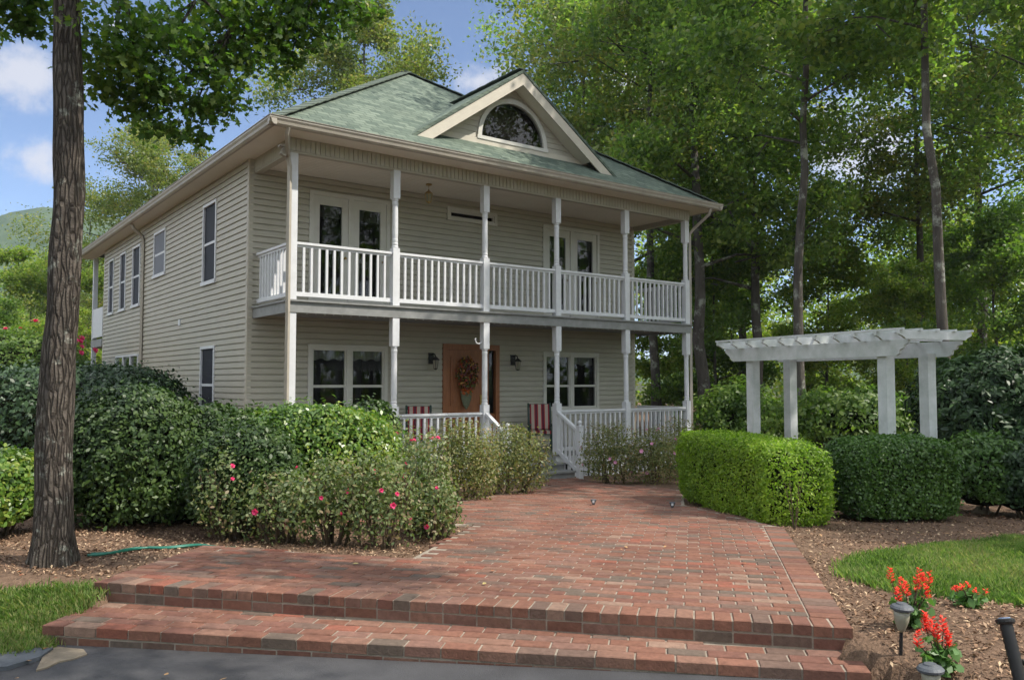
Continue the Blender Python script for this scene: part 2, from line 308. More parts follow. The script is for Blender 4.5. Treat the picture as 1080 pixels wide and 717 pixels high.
# ------------------------------------------------------------------ leaves
def leaves(C, size, up=.4, outward=None, ow=1.0, kind='diamond', aspect=.5, rng=RNG, jit=.3):
    n = len(C); nr = rng.normal(size=(n, 3)); nr /= np.linalg.norm(nr, axis=1)[:, None]
    nr[:, 2] = nr[:, 2]+up
    if outward is not None: nr = nr*.75+outward*ow
    nr /= np.linalg.norm(nr, axis=1)[:, None]
    t = rng.normal(size=(n, 3)); t -= (t*nr).sum(1)[:, None]*nr; t /= np.linalg.norm(t, axis=1)[:, None]
    b = np.cross(nr, t); s = size*(1+jit*rng.uniform(-1, 1, n))[:, None]
    if kind == 'diamond':
        V = np.stack([C-t*s*.5, C+b*s*aspect*.5+nr*s*.08, C+t*s*.5-nr*s*.08, C-b*s*aspect*.5+nr*s*.08], 1); k = 4
    elif kind == 'oval':
        V = np.stack([C-t*s*.5, C-t*s*.18+b*s*aspect*.5+nr*s*.05, C+t*s*.2+b*s*aspect*.42, C+t*s*.5-nr*s*.1, C+t*s*.2-b*s*aspect*.42, C-t*s*.18-b*s*aspect*.5+nr*s*.05], 1); k = 6
    else:                                    # lobed
        pr = [(-.5, 0), (-.15, .18), (-.12, .48), (.1, .2), (.3, .34), (.5, 0), (.3, -.34), (.1, -.2), (-.12, -.48), (-.15, -.18)]
        V = np.stack([C+t*s*p+b*s*q for p, q in pr], 1); k = len(pr)
    return V.reshape(-1, 3), k
def snoise(P, seed=0, f=1.0):
    r = np.random.default_rng(seed); o = np.zeros(len(P))
    for i in range(6):
        k = r.normal(size=3)*f*(1+i*.6); o += np.sin(P@k+r.uniform(0, 6.3))/(1+i*.5)
    return o/2.4
def bush(name, label, cat, c, rx, ry, h, lm, n, size, rz=0, kind='oval', aspect=.5, power=2.4, lump=.10, depth=.22, group=None, core=.80, stems=6, base=.0,
         flowers=None, gapf=0, seed=1, up=.3, low=0.0, extra=None):
    rng = np.random.default_rng(seed)
    x, y = c; z0 = float(gz(x, y)); o = thing(name, label, cat, (x, y, z0), rz, group)
    # superellipsoid shell standing on the ground
    d = rng.normal(size=(n*2, 3)); d /= np.linalg.norm(d, axis=1)[:, None]
    d[:, 2] = np.where(d[:, 2] < -(.92 if core == 0 or core == .45 else .55), -d[:, 2], d[:, 2])
    r = (np.abs(d[:, 0])**power+np.abs(d[:, 1])**power+np.abs(d[:, 2])**power)**(-1/power)
    lum = 1+lump*snoise(d*3, seed, 1.0)+lump*.6*snoise(d*8, seed+5, 1.)
    dep = 1-depth*np.abs(rng.normal(size=len(d)))*.6
    P = d*(r*lum*dep)[:, None]; so = rng.uniform(size=len(P)) < .07; P[so] *= rng.uniform(1.0, 1.16, (so.sum(), 1))
    if gapf: P = P[(snoise(d*6, seed+9, 1.)+rng.uniform(-.7, .7, len(P))) > -1+gapf*1.4]
    P = P[:n]; dd = P/np.linalg.norm(P, axis=1)[:, None]
    hz = (h-base)/2; P = P*np.array([rx, ry, hz])+np.array([0, 0, base+hz])
    P = P[P[:, 2] > .02]; dd = dd[:len(P)]
    V, k = leaves(P, size, up, P*0+(P-np.array([0, 0, base+hz]))/np.array([rx, ry, hz]), .8, kind, aspect, rng, .5)
    link('foliage', npmesh('foliage', V, k, lm), o)
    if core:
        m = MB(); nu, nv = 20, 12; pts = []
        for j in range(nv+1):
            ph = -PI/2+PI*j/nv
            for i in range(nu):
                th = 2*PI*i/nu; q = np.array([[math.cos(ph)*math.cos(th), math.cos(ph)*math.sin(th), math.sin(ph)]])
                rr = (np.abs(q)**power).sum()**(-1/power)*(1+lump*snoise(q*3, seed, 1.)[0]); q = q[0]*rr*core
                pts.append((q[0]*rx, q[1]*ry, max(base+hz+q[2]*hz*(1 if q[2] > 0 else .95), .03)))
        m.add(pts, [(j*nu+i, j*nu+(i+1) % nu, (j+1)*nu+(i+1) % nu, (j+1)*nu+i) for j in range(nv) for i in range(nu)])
        m.build('inner_branches', M['core'], o, True)  # dark core added inside the shrub to block light between the leaves
    if stems:
        m = MB()
        for i in range(stems):
            a = rng.uniform(0, 2*PI); e = rng.uniform(.3, .85); b0 = rng.uniform(.05, .35)
            p0 = Vector((math.cos(a)*rx*b0, math.sin(a)*ry*b0, -.05)); p2 = Vector((math.cos(a)*rx*e, math.sin(a)*ry*e, base+(h-base)*rng.uniform(.4, .85)))
            p1 = (p0+p2)/2+Vector((rng.normal()*.06, rng.normal()*.06, .05*h)); m.tube([p0, p1, p2], [.016, .011, .004], 5)
        m.build('stem', M['twig'], o)
    if flowers:
        fm, cnt, fs = flowers; m = MB()
        rad_ = np.linalg.norm((P-np.array([0, 0, base+hz]))/np.array([rx, ry, hz]), axis=1); cand = np.where((rad_ > np.quantile(rad_, .6)) & (P[:, 1] < ry*.3) & (P[:, 2] > h*.25))[0]; idx = rng.choice(cand, cnt)
        for j, i in enumerate(idx):
            m = MB(); q = P[i]; ctr = np.array([0, 0, base+hz]); dr = q-ctr; q = ctr+dr*1.06; flower(m, q, dr/np.linalg.norm(dr), fs*rng.uniform(.7, 1.15), rng); m.build('bloom', fm, o)
    return o
def flower(m, c, n, s, rng):
    n = Vector(n).normalized(); a = n.orthogonal().normalized(); b = n.cross(a); c = Vector(c)
    for ring, (rr, up_, k) in enumerate(((.5, .12, 5), (.3, .28, 5))):
        for i in range(k):
            t = 2*PI*(i+ring*.5)/k; d = a*math.cos(t)+b*math.sin(t); e = a*math.cos(t+PI/2)+b*math.sin(t+PI/2)
            m.add([c, c+d*s*rr*.6+e*s*.22+n*s*up_, c+d*s*rr+n*s*up_*1.4, c+d*s*rr*.6-e*s*.22+n*s*up_], [(0, 1, 2, 3)])

# ------------------------------------------------------------------ ground
PX = [(212, 576), (270, 577.5), (380, 586), (434, 588), (502, 552), (440, 555), (300, 553), (300, 543), (473, 530), (520, 522), (583, 511)]
poly = [(0., 0.)]+[onpatio(*p) for p in PX]
steps_l = AQ(*LD(3.9, -.62)); steps_r = AQ(*LD(5.55, -.62))
poly += [steps_l, steps_r]+[onpatio(*p) for p in [(640, 510.5), (690, 512.5), (720, 517), (722, 532), (815, 553.5), (826, 555)]]+[(4.72, 0.)]
poly = poly[::-1]                              # counter-clockwise in (a, q)?
def area(p): return sum(p[i][0]*p[(i+1) % len(p)][1]-p[(i+1) % len(p)][0]*p[i][1] for i in range(len(p)))/2
if area(poly) < 0: poly = poly[::-1]
def inpoly(a, q, p=None):
    p = p or poly; a = np.asarray(a, float); q = np.asarray(q, float); r = np.zeros(a.shape, bool); n = len(p)
    for i in range(n):
        x1, y1 = p[i]; x2, y2 = p[(i+1) % n]
        c = ((y1 > q) != (y2 > q)); xi = (x2-x1)*(q-y1)/((y2-y1) if y2 != y1 else 1e-9)+x1
        r ^= c & (a < xi)
    return r
def sheet(name, xs, ys, fz, m, keep=None, kind='structure', local=False):
    X, Y = np.meshgrid(xs, ys)
    if local: P = CAM[:2]+X[..., None]*RT+Y[..., None]*FW; WX, WY = P[..., 0], P[..., 1]
    else: WX, WY = X, Y
    Z = fz(WX, WY); nx, ny = len(xs), len(ys)
    V = np.stack([WX, WY, Z], -1).reshape(-1, 3); idx = np.arange(nx*ny).reshape(ny, nx)
    Fc = np.stack([idx[:-1, :-1], idx[:-1, 1:], idx[1:, 1:], idx[1:, :-1]], -1).reshape(-1, 4)
    if keep is not None:
        Kp = keep(WX, WY).reshape(-1); Fc = Fc[Kp[Fc].all(1)]
    me = bpy.data.meshes.new(name); me.from_pydata(V.tolist(), [], Fc.tolist()); me.update(); me.polygons.foreach_set('use_smooth', [True]*len(me.polygons))
    me.materials.append(m); o = bpy.data.objects.new(name, me); COL.objects.link(o); o['kind'] = kind; return o
mm = islandmat  # mulch ground: brown soil with fine chips
M['mulch'] = mat('mulch', (.19, .125, .085), .95, .1, col2=(.085, .055, .038), nscale=22, bump=.02, bscale=55)
M['forestfloor'] = mat('forest_floor', (.06, .055, .03), 1, .1, col2=(.035, .05, .018), nscale=1.2, bump=.05, bscale=6)
M['asphalt'] = mat('asphalt', (.062, .062, .066), .85, .3, col2=(.046, .046, .05), nscale=3, bump=.004, bscale=160)
stains(M['asphalt'], .8, .2)
M['turf'] = mat('turf_soil', (.05, .08, .022), 1, .05, col2=(.08, .07, .035), nscale=14, bump=.01, bscale=60)
def gsink(x, y):
    z = gz(x, y); l, d = LD(x, y); a, q = AQ(l, d)
    ins = inpoly(a, q)
    for da, dq in ((.07, 0), (-.07, 0), (0, .07), (0, -.07)): ins &= inpoly(a+da, q+dq)
    ins |= (a > .12) & (a < 4.62) & (q > -.40) & (q < .3)
    ins |= (a > -.15) & (a < 4.84) & (q <= -.2)
    return np.where(ins, z-.22, z)
xs = np.concatenate([[-60, -30, -18, -12], np.arange(-9, -7, .4), np.arange(-7, 9, .08), np.arange(9, 20, .5), [24, 32, 45, 70]])
ys = np.concatenate([[-30, -10, -3], np.arange(0, 3, .4), np.arange(3, 17, .08), np.arange(17, 40, .6), [45, 52, 60, 80]])
sheet('ground', xs, ys, gsink, M['mulch'], local=True)
# wide terrain out to the horizon (just below the garden), and the hill
def farz(x, y):
    l, d = LD(x, y); r = np.hypot(l, d)
    return -.45-.0*r+np.where(r > 60, (r-60)*.004, 0)
sheet('terrain', np.concatenate([-np.geomspace(3000, 60, 16), np.arange(-50, 51, 10), np.geomspace(60, 3000, 16)]), np.concatenate([-np.geomspace(3000, 60, 16), np.arange(-50, 51, 10), np.geomspace(60, 3000, 16)]), farz, M['forestfloor'], local=True)
M['hill'] = mat('wooded_hill', (.035, .062, .026), 1, .0, col2=(.065, .095, .035), nscale=.05, bump=6, bscale=.06)
def hillz(x, y):
    l, d = LD(x, y); v = d
    ridge = 128*np.exp(-((l+560)/330)**2)+66*np.exp(-((l+300)/160)**2)+30*np.exp(-((l-500)/500)**2)
    n = 5*np.sin(l*.03+d*.02)+3*np.sin(l*.071-d*.05)+1.5*np.sin(l*.19+d*.13)
    return -2+(ridge+n)*sstep(380, 720, d)*(1-.5*sstep(800, 1400, d))
sheet('hill', np.arange(-1400, 1500, 14.), np.arange(370, 1400, 22.), hillz, M['hill'], local=True)
# driveway
sheet('driveway', np.arange(-14, 2.0, .12), np.concatenate([np.arange(-14, 2, .8), np.arange(2, 6.9, .06)]), lambda x, y: gz(x, y)*0+.013*np.clip(LD(x, y)[0]+2.8, -2, 8)+.006, M['asphalt'],
      keep=lambda x, y: (lambda a, q: (q < np.where(a > .02, -.2, -.62+.05*np.sin(a*3))) & (a < 4.85))(*AQ(*LD(x, y))), local=True)

# lawns: (l, d) outlines
lawnR = [tuple(LD(*gpix(u, v)[:2])) for u, v in [(884, 600), (905, 588), (960, 579), (1030, 572), (1080, 568), (1180, 566), (1240, 600), (1200, 650), (1085, 641), (1020, 632), (960, 628), (915, 618), (890, 609)]]
lawnL = [tuple(LD(*gpix(u, v)[:2])) for u, v in [(104, 622), (103, 631), (60, 668), (46, 688), (0, 694), (-90, 704), (-160, 690), (-120, 640), (0, 630), (60, 624)]]
def ld_in(poly_): return lambda x, y: inpoly(*LD(x, y), p=poly_)
for nm, pl, ext in (('lawn', lawnR, (1.5, 9, 3.5, 11)), ('lawn', lawnL, (-7, -1.5, 3.5, 8))):
    sheet(nm, np.arange(ext[0], ext[1], .06), np.arange(ext[2], ext[3], .06), lambda x, y: gz(x, y)+.006, M['turf'], keep=ld_in(pl), local=True)
def grass(pl, n, seed, hgt):
    rng = np.random.default_rng(seed); p = np.array(pl); lo = p.min(0); hi = p.max(0); c = p.mean(0)
    q = rng.uniform(lo-.12, hi+.12, (n*3, 2)); jit = rng.normal(size=q.shape)*.035
    k = inpoly(q[:, 0]+jit[:, 0], q[:, 1]+jit[:, 1], pl); q = q[k][:n]
    W = CAM[:2]+q[:, :1]*RT+q[:, 1:]*FW; z = gz(W[:, 0], W[:, 1]); P = np.column_stack([W, z]); m = len(P)
    hh = hgt*rng.uniform(.5, 1.3, m)*(1+.3*snoise(P, seed, 3.)); th = rng.uniform(0, 2*PI, m); wd = .0035*rng.uniform(.7, 1.5, m)
    sd = np.column_stack([np.cos(th), np.sin(th), 0*th]); lean = np.column_stack([-np.sin(th), np.cos(th), 0*th])*(hh*rng.normal(0, .45, m))[:, None]
    upv = np.column_stack([0*th, 0*th, hh])
    V = np.stack([P-sd*wd[:, None], P+sd*wd[:, None], P+sd*(wd*.8)[:, None]+lean*.4+upv*.6, P+lean+upv, P-sd*(wd*.8)[:, None]+lean*.4+upv*.6], 1).reshape(-1, 3)
    return npmesh('grass', V, 5, M['grass'])
link('grass', grass(lawnR, 60000, 3, .055), kind='stuff'); link('grass', grass(lawnL, 26000, 4, .06), kind='stuff')
# wood chips and pine litter on the mulch beds
M['chip'] = islandmat('wood_chips', [(0, (.24, .15, .095)), (.3, (.12, .075, .05)), (.55, (.34, .235, .155)), (.75, (.17, .105, .07)), (.9, (.46, .34, .22))], .9, .1, speck=.2)
rng = np.random.default_rng(11)
l = np.concatenate([rng.uniform(1.6, 9, 42000), rng.uniform(-6, .3, 30000)]); d = np.concatenate([rng.uniform(3.4, 4+9*rng.uniform(0, 1, 42000)**.8), rng.uniform(5, 10.5, 30000)])
a, q = AQ(l, d); ok = ~inpoly(a, q) & ~inpoly(l, d, lawnR) & ~inpoly(l, d, lawnL) & ((q > 0) | (a > 4.85)) & ~((a > -.1) & (a < 4.8) & (q > -.6) & (q < .1))
ok &= ~((l < -1) & (q < .2)); l, d = l[ok], d[ok]
Wp = CAM[:2]+l[:, None]*RT+d[:, None]*FW; C = np.column_stack([Wp, gz(Wp[:, 0], Wp[:, 1])+.006+rng.uniform(0, .012, len(l))])
V, k = leaves(C, .028, 1.6, kind='diamond', aspect=.38, rng=rng, jit=.7); link('mulch_chips', npmesh('mulch_chips', V, k, M['chip']), kind='stuff')
# fallen leaves scattered
M['fallen'] = islandmat('fallen_leaves', [(0, (.30, .13, .06)), (.4, (.36, .22, .11)), (.7, (.22, .09, .05)), (.85, (.34, .28, .12))], .8, .1)
rng = np.random.default_rng(12)
l = np.concatenate([rng.uniform(-3.6, -2.6, 60)[:24], rng.uniform(2.2, 7, 150), rng.uniform(-3.2, 1.7, 22)]); d = np.concatenate([rng.uniform(4.4, 6, 60)[:24], rng.uniform(4, 11, 150), rng.uniform(3.8, 4.9, 22)])
Wp = CAM[:2]+l[:, None]*RT+d[:, None]*FW; a, q = AQ(l, d); ok = ~inpoly(a, q) & ~((a > -.05) & (a < 4.75) & (q > -.6) & (q < .1)); Wp = Wp[ok]
C = np.column_stack([Wp, gz(Wp[:, 0], Wp[:, 1])+.03]); V, k = leaves(C, .038, 2.5, kind='oval', aspect=.6, rng=rng)
link('fallen_leaves', npmesh('fallen_leaves', V, k, M['fallen']), kind='stuff')

rng = np.random.default_rng(13); a = rng.uniform(.2, 4.4, 46); q = rng.uniform(.1, 6, 46)**1.0; pts_ = [(x_, y_, q_) for a_, q_ in zip(a, q) if inpoly(a_, q_) for x_, y_ in [Waq(a_, q_)]]
C = np.array([(x_, y_, float(patio_z(q_))+.012) for x_, y_, q_ in pts_]); V, k = leaves(C, .045, 4, kind='oval', aspect=.5, rng=rng); link('fallen_leaves', npmesh('fallen_leaves', V, k, M['fallen']), kind='stuff')

# ------------------------------------------------------------------ brick patio and its two steps
def brick(m, org, ea, eq, a0, a1, q0, q1, zf, h, rng, ch=.005):
    """one chamfered brick laid on local axes ea, eq (in l,d)"""
    dz = rng.normal(0, .0013); tilt = rng.normal(0, .0012)
    pts = []
    for lev in (0, 1, 2):
        ins = ch if lev == 2 else 0
        for (sa, sq) in ((0, 0), (1, 0), (1, 1), (0, 1)):
            A = (a0+ins if sa == 0 else a1-ins); Q = (q0+ins if sq == 0 else q1-ins)
            ll = org[0]+ea[0]*A+eq[0]*Q; dd = org[1]+ea[1]*A+eq[1]*Q; x, y = WL(ll, dd)
            zt = zf(ll, dd)+dz+tilt*(sa-.5)
            pts.append((x, y, zt-h if lev == 0 else (zt-ch if lev == 1 else zt)))
    m.add(pts, [(0, 1, 5, 4), (1, 2, 6, 5), (2, 3, 7, 6), (3, 0, 4, 7), (4, 5, 9, 8), (5, 6, 10, 9), (6, 7, 11, 10), (7, 4, 8, 11), (8, 9, 10, 11)])
rng = random.Random(5)
class RR:
    def normal(s, a, b): return rng.gauss(a, b)
rr = RR(); J = .010
zp = lambda l, d: float(patio_z(AQ(l, d)[1]))
pm = MB(); nrng = rr
# header course on the front edge, stretcher course below
n = 45; pw = 4.72/n
for i in range(n): brick(pm, FL, TD, NDR, i*pw+J/2, (i+1)*pw-J/2, 0, .20, zp, .058, nrng)
for i in range(23):
    pw2 = 4.72/22.5; a0 = max(0, (i-.5)*pw2)+J/2; a1 = min(4.72, (i+.5)*pw2)-J/2
    brick(pm, FL, TD, NDR, a0, a1, .003, .10, lambda l, d: zp(l, d)-.067, .056, nrng)
def inset(i0, i1): pass
# border along the right and left edges
def border(P0, P1, wdt, side, lv=(0,), skip=.2):
    L_ = math.hypot(P1[0]-P0[0], P1[1]-P0[1]); e = ((P1[0]-P0[0])/L_, (P1[1]-P0[1])/L_); nn = (-e[1]*side, e[0]*side)
    el = (TD[0]*e[0]+NDR[0]*e[1], TD[1]*e[0]+NDR[1]*e[1]); nl = (TD[0]*nn[0]+NDR[0]*nn[1], TD[1]*nn[0]+NDR[1]*nn[1]); o = ldaq(*P0)
    s = skip
    while s < L_-.05:
        brick(pm, o, el, nl, s+J/2, s+.105-J/2, 0, wdt, zp, .058, nrng)
        brick(pm, o, el, nl, s+J/2, s+.105-J/2, .004, wdt, lambda l, d: zp(l, d)-.067, .056, nrng); s += .105
    return e, nn
RB = onpatio(826, 555); LB = onpatio(212, 576)
border((4.72, 0), RB, .20, 1, skip=.205); border((0, 0), LB, .20, -1, skip=.205)
def dist_side(a, q, P0, P1, side):
    L_ = math.hypot(P1[0]-P0[0], P1[1]-P0[1]); e = ((P1[0]-P0[0])/L_, (P1[1]-P0[1])/L_); return (a-P0[0])*(-e[1]*side)+(q-P0[1])*(e[0]*side)
q = .209; row = 0
while q < 12.5:
    a = -3+(.105 if row % 2 else 0)+rng.uniform(-.012, .012)
    while a < 7:
        a0, a1 = a+J/2, a+.21-J/2; qm = q+.05
        # trim at the borders
        for _ in range(1):
            if q < RB[1]:
                t = a0; 
                over = dist_side(a1, qm, (4.72, 0), RB, 1)-.209
                if over < 0: a1 += over
            if q < LB[1]:
                over = dist_side(a0, qm, (0, 0), LB, -1)-.209
                if over < 0: a0 -= over
        if a1-a0 > .03 and bool(inpoly((a0+a1)/2, qm)) and bool(inpoly(a0+.05 if a1-a0>.12 else a0, qm)) and bool(inpoly(a1-.05 if a1-a0>.12 else a1, qm)):
            brick(pm, FL, TD, NDR, a0, a1, q+J/2, q+.105-J/2, zp, .05, nrng)
        a += .21
    q += .105; row += 1
pat = pm.build('patio', M['brick']); pat['kind'] = 'structure'
# mortar bed under the bricks
def bed(name, pl, drop, depth, mtl, zfn):
    m = MB(); n = len(pl); top = []; bot = []
    for a, q in pl:
        x, y = Waq(a, q); z = zfn(a, q)-drop; top.append((x, y, z)); bot.append((x, y, z-depth))
    m.add(top+bot, [tuple(range(n)), tuple(range(n, 2*n))[::-1]]+[(n+i, n+(i+1) % n, (i+1) % n, i) for i in range(n)])
    o = m.build(name, mtl, kind='structure'); bm = bmesh.new(); bm.from_mesh(o.data); bmesh.ops.triangulate(bm, faces=[f for f in bm.faces if len(f.verts) > 4]); bm.to_mesh(o.data); bm.free(); return o
cx = sum(p[0] for p in poly)/len(poly); cq = 2
inner = []
for a, q in poly: inner.append((min(max(a, .0), 9) + (.006 if a < .1 else (-.006 if a > 4.6 and q < 1 else 0)), q+(.006 if q < .1 else 0)))
bed('patio_mortar', inner, .007, .30, M['mortar'], lambda a, q: float(patio_z(q)))
# lower step
P0 = (.07, -.517); P1 = (4.75, -.307); L_ = math.hypot(P1[0]-P0[0], P1[1]-P0[1]); e = ((P1[0]-P0[0])/L_, (P1[1]-P0[1])/L_); nn = (-e[1], e[0])
el = (TD[0]*e[0]+NDR[0]*e[1], TD[1]*e[0]+NDR[1]*e[1]); nl = (TD[0]*nn[0]+NDR[0]*nn[1], TD[1]*nn[0]+NDR[1]*nn[1]); o0 = ldaq(*P0)
zl = lambda l, d: .120
pm = MB(); row = 0; qq = 0
while qq < .56:
    s = (-.105 if row % 2 else 0)+(0 if row else -.06)
    while s < L_:
        a0 = max(s, 0)+J/2; a1 = min(s+.21, L_)-J/2; s += .21
        if a1-a0 < .03: continue
        mid = ((a0+a1)/2*e[0]+(qq+.02)*nn[0]+P0[0], (a0+a1)/2*e[1]+(qq+.02)*nn[1]+P0[1])
        if mid[1] > -.005+.0: continue
        brick(pm, o0, el, nl, a0, a1, qq+(0 if row == 0 else J/2), qq+.105-J/2, zl, .058, nrng)
        if row == 0 : brick(pm, o0, el, nl, min(a0+.09, L_-.02), min(a1+.09, L_), .004, .1, lambda l, d: .120-.067, .05, nrng)
    qq += .105; row += 1
pm.build('lower_step', M['brick'], kind='structure')
pl = [(P0[0]+.006, P0[1]+.006), (P1[0]-.006, P1[1]+.006), (4.71, .02), (.02, .02)]
bed('lower_step_mortar', pl, .007, .3, M['mortar'], lambda a, q: .12)
# concrete apron and slate slab at the left foot of the steps
def pixprism(pxs, z, h):
    pts = []
    for u, v in pxs:
        p = gpix(u, v, lambda p: z); pts.append((p[0], p[1]))
    if area(pts) < 0: pts = pts[::-1]
    return MB().prism(pts, z-h, z)
o = pixprism([(46, 680), (88, 684), (92, 689), (78, 694), (62, 697), (50, 703), (38, 706), (44, 694)], .018, .05).build('concrete_apron', M['concrete']); tag(o, 'small cracked tan concrete patch at the left foot of the brick steps', 'concrete patch')
o = pixprism([(-10, 690), (10, 682), (56, 682.5), (42, 692), (8, 702), (-16, 704)], .03, .05).build('slate_slab', M['slate']); tag(o, 'dark grey slate slab lying in the grass beside the driveway', 'paving slab')

# ------------------------------------------------------------------ the house
H = thing('house', 'two storey beige siding house with green shingle roof and white double porch', 'house', (0, 0, 0))
WY = 1.626; WX0, WX1, WYB = -.155, 9.42, 14.45
CX = [0, 1.884, 3.818, 5.598, 7.545, 9.484]
FLZ, DK, FB, BB, EV = .12, 2.90, 2.695, 5.30, 5.66
def siding(m, p0, p1, z0, z1, openings, lap=.112, proud=.026):
    """lapped boards from p0 to p1 (xy), outward normal to the right of p0->p1; openings (s0,s1,z0,z1)"""
    p0 = Vector((p0[0], p0[1], 0)); p1 = Vector((p1[0], p1[1], 0)); Ln = (p1-p0).length; e = (p1-p0)/Ln; nrm = Vector((e.y, -e.x, 0))
    z = z0
    while z < z1-1e-4:
        zt = min(z+lap, z1)
        pf = lambda zz: proud*float(np.interp((zz-z)/lap, [0, .74, .79, 1.], [1., .9, .04, 0]))
        br = sorted({z, zt, min(z+lap*.74, zt), min(z+lap*.79, zt), *[o[2] for o in openings if z < o[2] < zt], *[o[3] for o in openings if z < o[3] < zt]})
        for za, zb in zip(br[:-1], br[1:]):
            zm = (za+zb)/2; cuts = sorted([(o[0], o[1]) for o in openings if o[2] <= zm <= o[3]]); s = 0; segs = []
            for c0, c1 in cuts: segs.append((s, c0)); s = max(s, c1)
            segs.append((s, Ln))
            fa = pf(za); fb = pf(zb)
            for s0, s1 in segs:
                if s1-s0 < 1e-4: continue
                A = p0+e*s0; B = p0+e*s1
                m.add([A+nrm*fa+Vector((0, 0, za)), B+nrm*fa+Vector((0, 0, za)), B+nrm*fb+Vector((0, 0, zb)), A+nrm*fb+Vector((0, 0, zb))], [(0, 1, 2, 3)])
                if za == z: m.add([A+Vector((0, 0, za)), B+Vector((0, 0, za)), B+nrm*proud+Vector((0, 0, za)), A+nrm*proud+Vector((0, 0, za))], [(0, 1, 2, 3)])
        z = zt
# openings on the front wall, in x,z
FO = {'ulD': (.96, 2.64, 2.92, 5.14), 'small': (3.97, 5.25, 4.94, 5.22), 'urD': (6.53, 8.26, 2.92, 5.14), 'llW': (.97, 2.61, .92, 2.27), 'door': (3.88, 5.31, .13, 2.36), 'lrW': (6.53, 8.22, .92, 2.25)}
ops = [(a-WX0+.04, b-WX0-.04, c+.03, d-.03) for a, b, c, d in FO.values()]
m = MB(); siding(m, (WX0, WY), (WX1, WY), -.3, 5.56, ops); m.build('front_wall', M['siding'], H)
# left wall openings in y,z -> s measured from back
LW = [(3.42, 4.3, 3.52, 5.15, 'tall'), (9.75, 10.62, 3.53, 5.13, 'tall'), (11.42, 12.16, 3.53, 5.15, 'tall'), (13.0, 13.7, 3.53, 5.15, 'tall'), (7.25, 8.34, 4.08, 5.17, 'blind'), (3.40, 4.31, .75, 2.28, 'tall'), (9.75, 12.44, 1.75, 2.3, 'triple')]
ops = [(WYB-b+.04, WYB-a-.04, c+.04, d-.04) for a, b, c, d, _ in LW]
m = MB(); siding(m, (WX0, WYB), (WX0, WY), -.3, 5.56, ops); m.build('left_wall', M['siding'], H)
m = MB(); siding(m, (WX1, WY), (WX1, WYB), -.3, 5.56, []); m.build('right_wall', M['siding'], H)
m = MB(); siding(m, (WX1, WYB), (WX0, WYB), -.3, 5.56, []); m.build('back_wall', M['siding'], H)
for x, y in ((WX0, WY), (WX1, WY), (WX0, WYB), (WX1, WYB)):
    m = MB(); m.box(x-.022 if x < 1 else x-.07, x+.07 if x < 1 else x+.022, y-.022 if y < 3 else y-.07, y+.07 if y < 3 else y+.022, -.35, 5.55); m.build('corner_trim', M['trim'], H)
def room(x0, x1, y0, y1, z0, z1, nm='window_reveal'):
    m = MB().box(x0, x1, y0, y1, z0, z1); return m
